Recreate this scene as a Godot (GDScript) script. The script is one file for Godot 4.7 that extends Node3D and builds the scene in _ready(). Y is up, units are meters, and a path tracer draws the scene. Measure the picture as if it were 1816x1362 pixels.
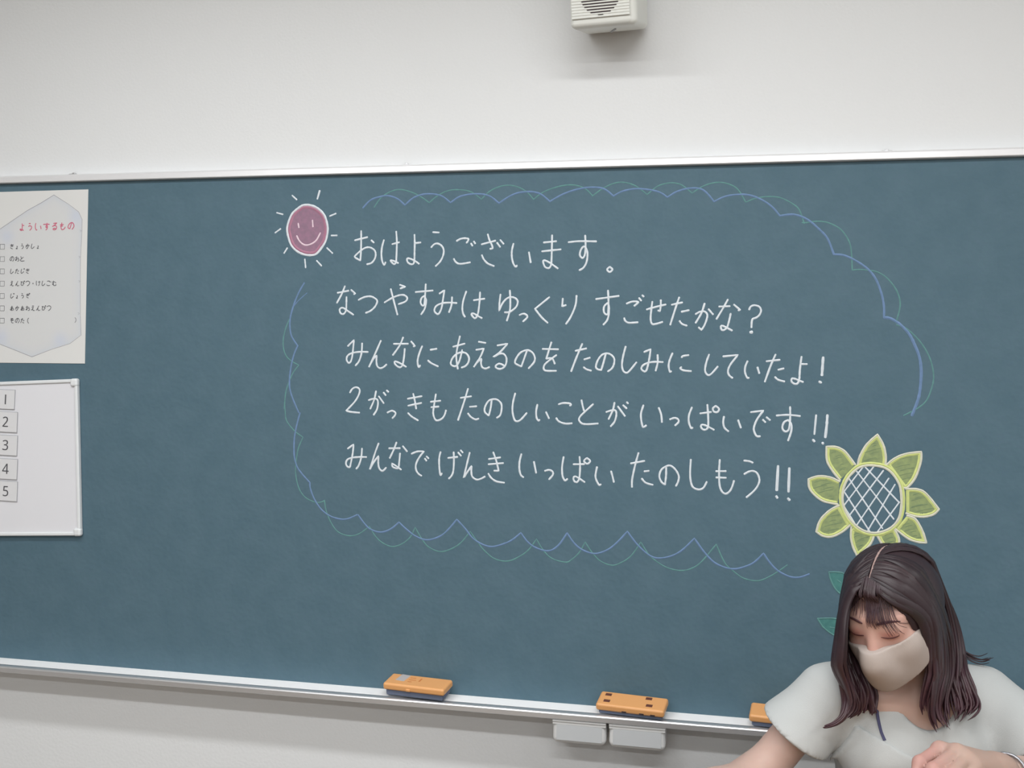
extends Node3D
# A classroom front wall: green chalkboard with a handwritten message, tray, posters, speaker, and a teacher at her desk.
# Units are metres. x runs right along the chalkboard, y is up, z comes out of the wall; the board's face is z = 0.

var rng := RandomNumberGenerator.new()
var used := {}
var M := {}

# ---------------------------------------------------------------- nodes and tags
func numbered(called: String) -> String:
	if not used.has(called):
		used[called] = 0
		return called
	used[called] += 1
	return "%s_%03d" % [called, used[called]]

func tag(o: Node, label := "", category := "", group := "", kind := ""):
	if label: o.set_meta("label", label)
	if category: o.set_meta("category", category)
	if group: o.set_meta("group", group)
	if kind: o.set_meta("kind", kind)
	return o

func thing(called: String, at: Vector3, label: String, category: String, group := "") -> Node3D:
	var o := Node3D.new()
	o.name = numbered(called)
	add_child(o)
	o.position = at
	tag(o, label, category, group)
	return o

func obj(called: String, mesh: Mesh, parent: Node = null) -> MeshInstance3D:
	var o := MeshInstance3D.new()
	o.mesh = mesh
	if parent == null:
		o.name = numbered(called)
		add_child(o)
	else:
		o.name = called
		parent.add_child(o, true)
	return o

func done(st: SurfaceTool, m: Material, into: ArrayMesh = null) -> ArrayMesh:
	st.set_material(m)
	return st.commit(into) if into else st.commit()

func begin() -> SurfaceTool:
	var st := SurfaceTool.new()
	st.begin(Mesh.PRIMITIVE_TRIANGLES)
	return st

# ---------------------------------------------------------------- materials
func mat(c: Color, rough := 0.6, metal := 0.0, spec := 0.5) -> StandardMaterial3D:
	var m := StandardMaterial3D.new()
	m.albedo_color = c
	m.roughness = rough
	m.metallic = metal
	m.metallic_specular = spec
	return m

func noise_tex(size: int, freq: float, c0: Color, c1: Color, octaves := 4, seed_ := 1) -> NoiseTexture2D:
	var n := FastNoiseLite.new()
	n.noise_type = FastNoiseLite.TYPE_SIMPLEX_SMOOTH
	n.frequency = freq
	n.fractal_octaves = octaves
	n.seed = seed_
	var g := Gradient.new()
	g.set_color(0, c0)
	g.set_color(1, c1)
	var t := NoiseTexture2D.new()
	t.width = size
	t.height = size
	t.seamless = true
	t.noise = n
	t.color_ramp = g
	return t

func bumps(size: int, freq: float, strength: float, seed_ := 3) -> NoiseTexture2D:
	var t := noise_tex(size, freq, Color.BLACK, Color.WHITE, 3, seed_)
	t.color_ramp = null
	t.as_normal_map = true
	t.bump_strength = strength
	return t

func tri(m: StandardMaterial3D, scale: float) -> StandardMaterial3D:
	m.uv1_triplanar = true
	m.uv1_world_triplanar = true
	m.uv1_scale = Vector3.ONE * scale
	return m

# ---------------------------------------------------------------- shapes
# one triangle, wound so that its front is the side its normals point to
func face3(st: SurfaceTool, p: Array, n: Array, c = null) -> void:
	var g: Vector3 = (p[2] - p[0]).cross(p[1] - p[0])
	var order := [0, 1, 2] if g.dot(n[0] + n[1] + n[2]) >= 0 else [0, 2, 1]
	for i in order:
		st.set_normal(n[i])
		if c: st.set_color(c[i])
		st.add_vertex(p[i])

func rbox(st: SurfaceTool, c: Vector3, size: Vector3, r: float, b := Basis.IDENTITY, n := 2) -> void:
	var h := size / 2.0
	var co := h - Vector3(r, r, r)
	var ax := [[], [], []]
	for k in 3:
		for i in n + 1: ax[k].append(-co[k] - r * tan(PI / 4 * (1.0 - float(i) / n)))
		for i in n + 1: ax[k].append(co[k] + r * tan(PI / 4 * float(i) / n))
	for f in 6:
		var k := f / 2
		var s := 1.0 if f % 2 == 0 else -1.0
		var u := (k + 1) % 3
		var v := (k + 2) % 3
		var grid := []
		for i in ax[u].size():
			for j in ax[v].size():
				var p := Vector3.ZERO
				p[k] = s * h[k]
				p[u] = ax[u][i]
				p[v] = ax[v][j]
				var q := p.clamp(-co, co)
				var nn := (p - q).normalized()
				grid.append([c + b * (q + nn * r), b * nn])
		var w: int = ax[v].size()
		for i in ax[u].size() - 1:
			for j in w - 1:
				var a = grid[i * w + j]
				var d = grid[(i + 1) * w + j]
				var e = grid[(i + 1) * w + j + 1]
				var g = grid[i * w + j + 1]
				for t in ([a, e, d, a, g, e] if s > 0 else [a, d, e, a, e, g]):
					st.set_normal(t[1])
					st.add_vertex(t[0])

func box_mesh(c: Vector3, size: Vector3, r: float, m: Material, b := Basis.IDENTITY) -> ArrayMesh:
	var st := begin()
	rbox(st, c, size, r, b)
	return done(st, m)

# a profile (z, y pairs, counter-clockwise seen from +x) drawn out along x
func extrude_x(prof: PackedVector2Array, x0: float, x1: float, m: Material) -> ArrayMesh:
	var st := begin()
	st.set_smooth_group(-1)
	var n := prof.size()
	for i in n:
		var p := prof[i]
		var q := prof[(i + 1) % n]
		var a := Vector3(x0, p.y, p.x)
		var b := Vector3(x1, p.y, p.x)
		var c := Vector3(x1, q.y, q.x)
		var d := Vector3(x0, q.y, q.x)
		for v in [a, b, c, a, c, d]: st.add_vertex(v)
	var idx := Geometry2D.triangulate_polygon(prof)
	for x in [x0, x1]:
		for i in range(0, idx.size(), 3):
			var t := [idx[i], idx[i + 1], idx[i + 2]]
			if x == x1: t.reverse()
			for k in t: st.add_vertex(Vector3(x, prof[k].y, prof[k].x))
	st.generate_normals()
	return done(st, m)

# a tube through points; radii and cross-section flattening per point; side = which way the wide axis lies
func tube(st: SurfaceTool, pts: Array, rad: Array, flat := 1.0, normals: Array = [], sides := 8, col = null) -> void:
	var n := pts.size()
	var rings := []
	var up := Vector3(0.123, 0.97, 0.2).normalized()
	for i in n:
		var t: Vector3 = (pts[min(i + 1, n - 1)] - pts[max(i - 1, 0)]).normalized()
		var nn: Vector3 = normals[i] if normals.size() == n else up
		var sd := t.cross(nn)
		if sd.length() < 1e-4: sd = t.cross(Vector3(0.7, 0.1, 0.6))
		sd = sd.normalized()
		var no := sd.cross(t).normalized()
		if normals.is_empty(): up = no
		var ring := []
		for k in sides:
			var a := TAU * k / sides
			var d := sd * cos(a) + no * sin(a) * flat
			var dn := (sd * cos(a) * flat + no * sin(a)).normalized()
			ring.append([pts[i] + d * rad[i], dn])
		rings.append(ring)
	for i in n - 1:
		for k in sides:
			var a = rings[i][k]
			var b = rings[i][(k + 1) % sides]
			var c = rings[i + 1][(k + 1) % sides]
			var d = rings[i + 1][k]
			face3(st, [a[0], b[0], c[0]], [a[1], b[1], c[1]], [col[i], col[i], col[i + 1]] if col else null)
			face3(st, [a[0], c[0], d[0]], [a[1], c[1], d[1]], [col[i], col[i + 1], col[i + 1]] if col else null)
	for e in [0, n - 1]:
		var tn: Vector3 = (pts[0] - pts[1]).normalized() if e == 0 else (pts[n - 1] - pts[n - 2]).normalized()
		for k in sides:
			face3(st, [pts[e], rings[e][k][0], rings[e][(k + 1) % sides][0]], [tn, tn, tn], [col[e], col[e], col[e]] if col else null)

func spline(p: Array, per := 6) -> Array:
	var out := []
	for i in p.size() - 1:
		var a: Vector3 = p[max(i - 1, 0)]
		var b: Vector3 = p[i]
		var c: Vector3 = p[i + 1]
		var d: Vector3 = p[min(i + 2, p.size() - 1)]
		for k in per: out.append(b.cubic_interpolate(c, a, d, float(k) / per))
	out.append(p[-1])
	return out

# ---------------------------------------------------------------- chalk strokes
# "x,y x,y! x,y | ..." : points of each stroke, "!" marks a sharp corner, "w3.2" the stroke's width
func strokes(text: String) -> Array:
	var out := []
	for part in text.split(" | "):
		var runs := []
		var cur := []
		var wide := 0.0
		for t in part.split(" ", false):
			if t.begins_with("w"):
				wide = t.substr(1).to_float()
				continue
			var corner := t.ends_with("!")
			var xy := t.trim_suffix("!").split(",")
			var v := Vector2(xy[0].to_float(), xy[1].to_float())
			cur.append(v)
			if corner:
				runs.append(cur)
				cur = [v]
		if cur.size() > 1: runs.append(cur)
		var line := PackedVector2Array()
		for r in runs:
			for i in r.size() - 1:
				var a: Vector2 = r[max(i - 1, 0)]
				var b: Vector2 = r[i]
				var c: Vector2 = r[i + 1]
				var d: Vector2 = r[min(i + 2, r.size() - 1)]
				for k in 5:
					if line.is_empty() or k > 0 or i > 0 or r == runs[0]: line.append(b.cubic_interpolate(c, a, d, k / 5.0))
			line.append(r[-1])
		out.append([wide, line])
	return out

# a low ridge of chalk along a line on a plane facing +z
func ridge(st: SurfaceTool, line: PackedVector2Array, wide: float, z0: float, high: float, rough := 0.12) -> void:
	var pts := PackedVector2Array()
	for p in line:
		if pts.is_empty() or pts[-1].distance_to(p) > wide * 0.2: pts.append(p)
	if pts.size() < 2: return
	var n := pts.size()
	var rows := []
	for i in n:
		var t := (pts[min(i + 1, n - 1)] - pts[max(i - 1, 0)]).normalized()
		var s := Vector2(-t.y, t.x)
		var w := wide * 0.5 * (1.0 + rng.randf_range(-rough, rough))
		rows.append([pts[i], s, w])
	var t0 := (pts[0] - pts[1]).normalized()
	var t1 := (pts[n - 1] - pts[n - 2]).normalized()
	rows.push_front([pts[0] + t0 * wide * 0.3, rows[0][1], wide * 0.27])
	rows.append([pts[n - 1] + t1 * wide * 0.3, rows[-1][1], wide * 0.27])
	var up := Vector3(0, 0, 1)
	for i in rows.size() - 1:
		var q := []
		for r in [rows[i], rows[i + 1]]:
			var c: Vector2 = r[0]
			var o: Vector2 = r[1] * r[2]
			q.append([Vector3(c.x + o.x, c.y + o.y, z0), Vector3(c.x, c.y, z0 + high), Vector3(c.x - o.x, c.y - o.y, z0), Vector3(r[1].x, r[1].y, 0)])
		for k in 2:
			var na: Vector3 = (up + q[0][3] * (0.4 if k == 0 else -0.4)).normalized()
			face3(st, [q[0][k], q[0][k + 1], q[1][k + 1]], [na, na, na])
			face3(st, [q[0][k], q[1][k + 1], q[1][k]], [na, na, na])

func flat_fill(st: SurfaceTool, poly: PackedVector2Array, z: float) -> void:
	var p := PackedVector2Array()
	for v in poly:
		if p.is_empty() or (p[-1].distance_to(v) > 0.0004 and p[0].distance_to(v) > 0.0004): p.append(v)
	var idx := Geometry2D.triangulate_polygon(p)
	var up := Vector3(0, 0, 1)
	for i in range(0, idx.size(), 3):
		var v := []
		for k in 3: v.append(Vector3(p[idx[i + k]].x, p[idx[i + k]].y, z))
		face3(st, v, [up, up, up])

func scaled(line: PackedVector2Array, s: float, by := Vector2.ZERO) -> PackedVector2Array:
	var o := PackedVector2Array()
	for p in line: o.append(p * s + by)
	return o

func shrunk(line: PackedVector2Array, d: float) -> PackedVector2Array:
	var r := Geometry2D.offset_polygon(line, -d)
	if r.is_empty(): return line
	var best: PackedVector2Array = r[0]
	for q in r:
		if q.size() > best.size(): best = q
	return best

func ring_of(line: PackedVector2Array) -> PackedVector2Array:
	var o := line.duplicate()
	o.append(line[0])
	return o

# ---------------------------------------------------------------- smooth bodies
class Field:
	var kind := PackedInt32Array()
	var a := PackedVector3Array()
	var b := PackedVector3Array()
	var ra := PackedFloat32Array()
	var rb := PackedFloat32Array()
	var inv := []
	var k := 0.02
	func cap(p: Vector3, q: Vector3, r0: float, r1 := -1.0) -> Field:
		kind.append(0); a.append(p); b.append(q - p); ra.append(r0); rb.append((r1 if r1 >= 0 else r0) - r0); inv.append(1.0 / maxf((q - p).length_squared(), 1e-9))
		return self
	func ell(c: Vector3, r: Vector3, bas := Basis.IDENTITY) -> Field:
		kind.append(1); a.append(c); b.append(Vector3(1.0 / r.x, 1.0 / r.y, 1.0 / r.z)); ra.append(minf(r.x, minf(r.y, r.z))); rb.append(0); inv.append(bas.transposed())
		return self
	func d(p: Vector3) -> float:
		var best := 1.0
		for i in kind.size():
			var x := 0.0
			var v := p - a[i]
			if kind[i] == 0:
				var t := clampf(v.dot(b[i]) * inv[i], 0.0, 1.0)
				x = (v - b[i] * t).length() - ra[i] - rb[i] * t
			else:
				var e: Vector3 = (inv[i] * v) * b[i]
				var l := e.length()
				var l2 := (e * b[i]).length()
				x = l * (l - 1.0) / l2 if l2 > 1e-6 else -ra[i]
			var hh := maxf(k - absf(best - x), 0.0) / k
			best = minf(best, x) - hh * hh * k * 0.25
		return best

# surface nets over the field f inside lo..hi; tint gives a vertex colour
func nets(st: SurfaceTool, f: Callable, lo: Vector3, hi: Vector3, cell: float, xf := Transform3D.IDENTITY, tint = null) -> void:
	var nx := int(ceil((hi.x - lo.x) / cell)) + 1
	var ny := int(ceil((hi.y - lo.y) / cell)) + 1
	var nz := int(ceil((hi.z - lo.z) / cell)) + 1
	var val := PackedFloat32Array()
	val.resize(nx * ny * nz)
	val.fill(9.0)
	var B := 4
	var cells := []
	for bx in range(0, nx - 1, B):
		for by in range(0, ny - 1, B):
			for bz in range(0, nz - 1, B):
				var mid := lo + Vector3(bx + B * 0.5, by + B * 0.5, bz + B * 0.5) * cell
				if absf(f.call(mid)) > B * cell * 1.25: continue
				for i in range(bx, mini(bx + B + 1, nx)):
					for j in range(by, mini(by + B + 1, ny)):
						for l in range(bz, mini(bz + B + 1, nz)):
							var id := (i * ny + j) * nz + l
							if val[id] == 9.0: val[id] = f.call(lo + Vector3(i, j, l) * cell)
				for i in range(bx, mini(bx + B, nx - 1)):
					for j in range(by, mini(by + B, ny - 1)):
						for l in range(bz, mini(bz + B, nz - 1)): cells.append(Vector3i(i, j, l))
	var at := {}
	var pos := []
	var nor := []
	var cor := [Vector3i(0,0,0), Vector3i(0,0,1), Vector3i(0,1,0), Vector3i(0,1,1), Vector3i(1,0,0), Vector3i(1,0,1), Vector3i(1,1,0), Vector3i(1,1,1)]
	var edges := [[0,1],[2,3],[4,5],[6,7],[0,2],[1,3],[4,6],[5,7],[0,4],[1,5],[2,6],[3,7]]
	for c in cells:
		var v := PackedFloat32Array()
		var neg := 0
		for o in cor:
			var x := val[((c.x + o.x) * ny + c.y + o.y) * nz + c.z + o.z]
			v.append(x)
			if x < 0: neg += 1
		if neg == 0 or neg == 8: continue
		var s := Vector3.ZERO
		var m := 0
		for e in edges:
			var p := v[e[0]]
			var q := v[e[1]]
			if (p < 0) == (q < 0): continue
			s += Vector3(cor[e[0]]).lerp(Vector3(cor[e[1]]), p / (p - q))
			m += 1
		s /= m
		var g := Vector3(v[4] + v[5] + v[6] + v[7] - v[0] - v[1] - v[2] - v[3], v[2] + v[3] + v[6] + v[7] - v[0] - v[1] - v[4] - v[5], v[1] + v[3] + v[5] + v[7] - v[0] - v[2] - v[4] - v[6])
		at[c] = pos.size()
		pos.append(lo + (Vector3(c) + s) * cell)
		nor.append(g)
	# smooth the normals over neighbours
	var sm := []
	for c in at:
		var g: Vector3 = nor[at[c]] * 2.0
		for o in [Vector3i(1,0,0), Vector3i(-1,0,0), Vector3i(0,1,0), Vector3i(0,-1,0), Vector3i(0,0,1), Vector3i(0,0,-1)]:
			if at.has(c + o): g += nor[at[c + o]]
		sm.append(g.normalized())
	var ax := [Vector3i(1,0,0), Vector3i(0,1,0), Vector3i(0,0,1)]
	for c in at:
		var v0 := val[(c.x * ny + c.y) * nz + c.z]
		for k in 3:
			var e: Vector3i = c + ax[k]
			var v1 := val[(e.x * ny + e.y) * nz + e.z]
			if (v0 < 0) == (v1 < 0): continue
			var u: Vector3i = ax[(k + 1) % 3]
			var w: Vector3i = ax[(k + 2) % 3]
			if not (at.has(c - u) and at.has(c - w) and at.has(c - u - w)): continue
			var q := [at[c], at[c - u], at[c - u - w], at[c - w]]
			if v0 < 0: q.reverse()
			var pp := []
			var nn := []
			var cc := []
			for id in q:
				pp.append(xf * pos[id])
				nn.append((xf.basis * sm[id]).normalized())
				if tint: cc.append(tint.call(pos[id]))
			for i in [[0, 1, 2], [0, 2, 3]]:
				face3(st, [pp[i[0]], pp[i[1]], pp[i[2]]], [nn[i[0]], nn[i[1]], nn[i[2]]], [cc[i[0]], cc[i[1]], cc[i[2]]] if tint else null)

# ---------------------------------------------------------------- the scene
func _ready() -> void:
	rng.seed = 7
	# camera
	var cam := Camera3D.new()
	cam.name = "camera"
	cam.fov = 41.4466
	cam.near = 0.05
	cam.transform = Transform3D(Basis(Vector3(0.979054, 0.018881, -0.202725), Vector3(-0.01646, 0.999772, 0.01362), Vector3(0.202936, -0.009998, 0.979141)), Vector3(1.79142, 1.53989, 2.25434))
	add_child(cam)
	cam.current = true
	# air and exposure: an indoor room, lit by its ceiling lamps only
	var env := Environment.new()
	env.background_mode = Environment.BG_COLOR
	env.background_color = Color(0.5, 0.55, 0.6)
	env.tonemap_mode = Environment.TONE_MAPPER_LINEAR
	env.tonemap_exposure = 1.0
	env.sdfgi_enabled = true
	env.ssao_enabled = true
	env.ssil_enabled = true
	var we := WorldEnvironment.new()
	we.name = "world_environment"
	we.environment = env
	add_child(we)
	# lamps: rows of ceiling fittings parallel to the board (z of the row, energy of one fitting)
	var LAMP_ROWS := [[1.25, 1.65], [2.5, 2.4], [4.5, 2.9], [6.6, 3.0]]
	var LAMP_XS := [0.45, 1.9, 4.5]

	make_materials()
	room()
	for row in LAMP_ROWS:
		for x in LAMP_XS: lamp(Vector3(x, 2.9, row[0]), row[1], "long white fluorescent ceiling lamp, %s one in the %s row from the chalkboard" % [["left", "middle", "right"][LAMP_XS.find(x)], ["first", "second", "third", "fourth"][LAMP_ROWS.find(row)]])
	blackboard()
	poster()
	whiteboard()
	speaker()
	erasers()
	tray_boxes()
	desk_and_stool()
	teacher()

func make_materials() -> void:
	M.wall = tri(mat(Color(0.87, 0.875, 0.88), 0.9, 0.0, 0.2), 2.2)
	M.wall.normal_enabled = true
	M.wall.normal_texture = bumps(512, 0.09, 3.0)
	M.wall.normal_scale = 0.10
	M.floor = tri(mat(Color(1, 1, 1), 0.45), 0.6)
	M.floor.albedo_texture = noise_tex(512, 0.02, Color(0.37, 0.31, 0.24), Color(0.48, 0.41, 0.32), 5, 11)
	M.ceiling = tri(mat(Color(0.86, 0.86, 0.84), 0.95), 3.0)
	M.board = tri(mat(Color(1, 1, 1), 0.7, 0.0, 0.35), 0.9)
	M.board.albedo_texture = noise_tex(1024, 0.012, Color(0.311, 0.410, 0.462), Color(0.336, 0.432, 0.484), 6, 5)
	M.board.normal_enabled = true
	M.board.normal_texture = bumps(512, 0.12, 2.0, 9)
	M.board.normal_scale = 0.15
	M.alu = mat(Color(0.80, 0.80, 0.81), 0.33, 0.85)
	M.alu_white = mat(Color(0.92, 0.92, 0.93), 0.35, 0.30)
	M.alu_tray = mat(Color(0.86, 0.86, 0.87), 0.36, 0.75)
	M.liner = mat(Color(0.975, 0.975, 0.98), 0.8, 0.0, 0.2)
	M.gap_shade = mat(Color(0.52, 0.52, 0.54), 0.8)  # grey that paints in the shade behind the tray lip
	M.white_chalk = chalk(Color(0.90, 0.92, 0.94), Color(0.80, 0.83, 0.86), 21)
	M.blue_chalk = chalk(Color(0.47, 0.57, 0.73), Color(0.41, 0.51, 0.63), 22)
	M.green_chalk = chalk(Color(0.42, 0.61, 0.59), Color(0.36, 0.50, 0.51), 23)
	M.leaf_fill = chalk(Color(0.34, 0.54, 0.52), Color(0.29, 0.47, 0.47), 24)
	M.pink_fill = chalk(Color(0.62, 0.48, 0.56), Color(0.54, 0.45, 0.52), 25)
	M.pink_rim = chalk(Color(0.70, 0.50, 0.58), Color(0.65, 0.48, 0.56), 26)
	M.pink_line = chalk(Color(0.93, 0.84, 0.88), Color(0.85, 0.76, 0.81), 27)
	M.petal_fill = chalk(Color(0.61, 0.66, 0.46), Color(0.51, 0.57, 0.43), 28)
	M.petal_dark = chalk(Color(0.52, 0.58, 0.42), Color(0.44, 0.52, 0.42), 32)
	M.petal_rim = chalk(Color(0.84, 0.87, 0.57), Color(0.76, 0.80, 0.52), 29)
	M.petal_line = chalk(Color(0.87, 0.86, 0.79), Color(0.80, 0.80, 0.74), 30)
	M.paper = mat(Color(0.86, 0.86, 0.85), 0.35)
	M.ink = mat(Color(0.33, 0.33, 0.35), 0.6)
	M.pink_ink = mat(Color(0.80, 0.40, 0.50), 0.6)
	M.grey_ink = mat(Color(0.60, 0.60, 0.64), 0.6)
	M.wb = mat(Color(0.88, 0.88, 0.90), 0.3)
	M.wb_frame = mat(Color(0.88, 0.89, 0.90), 0.35)
	M.card = mat(Color(0.86, 0.86, 0.87), 0.5)
	M.card_edge = mat(Color(0.66, 0.66, 0.68), 0.6)
	M.digit = mat(Color(0.30, 0.30, 0.32), 0.6)
	M.speaker = mat(Color(0.87, 0.875, 0.855), 0.5)
	M.speaker_dark = mat(Color(0.32, 0.26, 0.30), 0.7)
	M.orange = mat(Color(0.89, 0.65, 0.42), 0.40)
	M.felt = tri(mat(Color(0.42, 0.46, 0.55), 0.95), 30.0)
	M.felt.normal_enabled = true
	M.felt.normal_texture = bumps(256, 0.2, 6.0, 31)
	M.brown = mat(Color(0.38, 0.22, 0.18), 0.6)
	M.dark = mat(Color(0.25, 0.2, 0.2), 0.6)
	M.sticker = mat(Color(0.72, 0.70, 0.70), 0.5)
	M.print_brown = mat(Color(0.80, 0.50, 0.27), 0.5)
	M.grey_plastic = mat(Color(0.76, 0.77, 0.78), 0.4)
	M.rim_plastic = mat(Color(0.86, 0.86, 0.86), 0.4)
	M.wood = tri(mat(Color(1, 1, 1), 0.5), 1.0)
	M.wood.uv1_scale = Vector3(0.7, 6.0, 6.0)
	M.wood.albedo_texture = noise_tex(512, 0.012, Color(0.60, 0.45, 0.30), Color(0.74, 0.60, 0.43), 4, 41)
	M.steel = mat(Color(0.6, 0.6, 0.62), 0.35, 0.8)
	M.skin = mat(Color(1, 1, 1), 0.5, 0.0, 0.4)
	M.skin.vertex_color_use_as_albedo = true
	M.skin.subsurf_scatter_enabled = true
	M.skin.subsurf_scatter_strength = 0.12
	M.hair = mat(Color(1, 1, 1), 0.42, 0.0, 0.45)
	M.hair.vertex_color_use_as_albedo = true
	M.dress = tri(mat(Color(0.70, 0.71, 0.71), 0.9, 0.0, 0.2), 9.0)
	M.dress.normal_enabled = true
	M.dress.normal_texture = bumps(256, 0.25, 3.0, 51)
	M.dress.normal_scale = 0.25
	M.mask = tri(mat(Color(0.68, 0.635, 0.61), 0.9, 0.0, 0.3), 14.0)
	M.mask.normal_enabled = true
	M.mask.normal_texture = bumps(256, 0.25, 3.0, 52)
	M.mask.normal_scale = 0.2
	M.lash = mat(Color(0.30, 0.14, 0.13), 0.7)
	M.brow = mat(Color(0.34, 0.22, 0.24), 0.8)
	M.scalp = mat(Color(0.62, 0.52, 0.50), 0.7)
	M.navy = mat(Color(0.22, 0.22, 0.36), 0.6)

func chalk(light: Color, dark: Color, s: int) -> StandardMaterial3D:
	var m := tri(mat(Color(1, 1, 1), 0.95, 0.0, 0.15), 4.0)
	m.albedo_texture = noise_tex(256, 0.06, dark, light, 4, s)
	return m

func structure(called: String, mesh: Mesh, label: String) -> MeshInstance3D:
	var o := obj(called, mesh)
	return tag(o, label, "", "", "structure")

func room() -> void:
	# 9 m wide, 8.2 m deep, 2.95 m high; every shell piece 0.12 m thick
	structure("wall_front", box_mesh(Vector3(1.7, 1.475, -0.08), Vector3(9.24, 3.19, 0.12), 0.002, M.wall), "off-white papered front wall behind the green chalkboard")
	structure("wall_back", box_mesh(Vector3(1.7, 1.475, 8.24), Vector3(9.24, 3.19, 0.12), 0.002, M.wall), "off-white back wall of the classroom")
	structure("wall_left", box_mesh(Vector3(-2.86, 1.475, 4.08), Vector3(0.12, 3.19, 8.2), 0.002, M.wall), "off-white left wall of the classroom")
	structure("wall_right", box_mesh(Vector3(6.26, 1.475, 4.08), Vector3(0.12, 3.19, 8.2), 0.002, M.wall), "off-white right wall of the classroom")
	structure("floor", box_mesh(Vector3(1.7, -0.06, 4.08), Vector3(9.0, 0.12, 8.2), 0.002, M.floor), "light brown classroom floor")
	structure("ceiling", box_mesh(Vector3(1.7, 3.01, 4.08), Vector3(9.0, 0.12, 8.2), 0.002, M.ceiling), "white classroom ceiling")

var lamp0: Node3D
func lamp(at: Vector3, energy: float, label: String) -> void:
	var t: Node3D
	if lamp0:
		t = lamp0.duplicate()
		t.name = numbered("ceiling_lamp")
		add_child(t)
		t.position = at
		t.get_node("lamp_light").light_energy = energy
		tag(t, label)
		return
	t = thing("ceiling_lamp", at, label, "lamp", "ceiling lamps of the classroom")
	lamp0 = t
	var st := begin()
	rbox(st, Vector3(0, 0.025, 0), Vector3(1.3, 0.05, 0.24), 0.008)
	obj("housing", done(st, M.wb_frame), t)
	var glow := mat(Color(0.95, 0.95, 0.92), 0.6)
	glow.emission_enabled = true
	glow.emission = Color(1.0, 0.98, 0.94)
	glow.emission_energy_multiplier = 3.0
	obj("diffuser", box_mesh(Vector3(0, -0.008, 0), Vector3(1.24, 0.016, 0.18), 0.006, glow), t)
	var l := AreaLight3D.new()
	l.name = "lamp_light"
	l.area_size = Vector2(1.22, 0.16)
	l.light_color = Color(0.985, 0.995, 1.0)
	l.light_energy = energy
	l.shadow_enabled = true
	l.position = Vector3(0, -0.02, 0)
	l.rotation.x = -PI / 2
	l.set("area_range", 14.0)
	l.set("area_attenuation", 2.0)
	t.add_child(l)

# ---------------------------------------------------------------- chalkboard
func chalk_mesh(text: String, m: Material, wide := 3.4, z := 0.0001, high := 0.0006) -> ArrayMesh:
	var st := begin()
	for s in strokes(text):
		var w: float = s[0] if s[0] > 0 else wide
		ridge(st, scaled(s[1], 0.0005), w * 0.001, z, high)
	return done(st, m)

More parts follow.
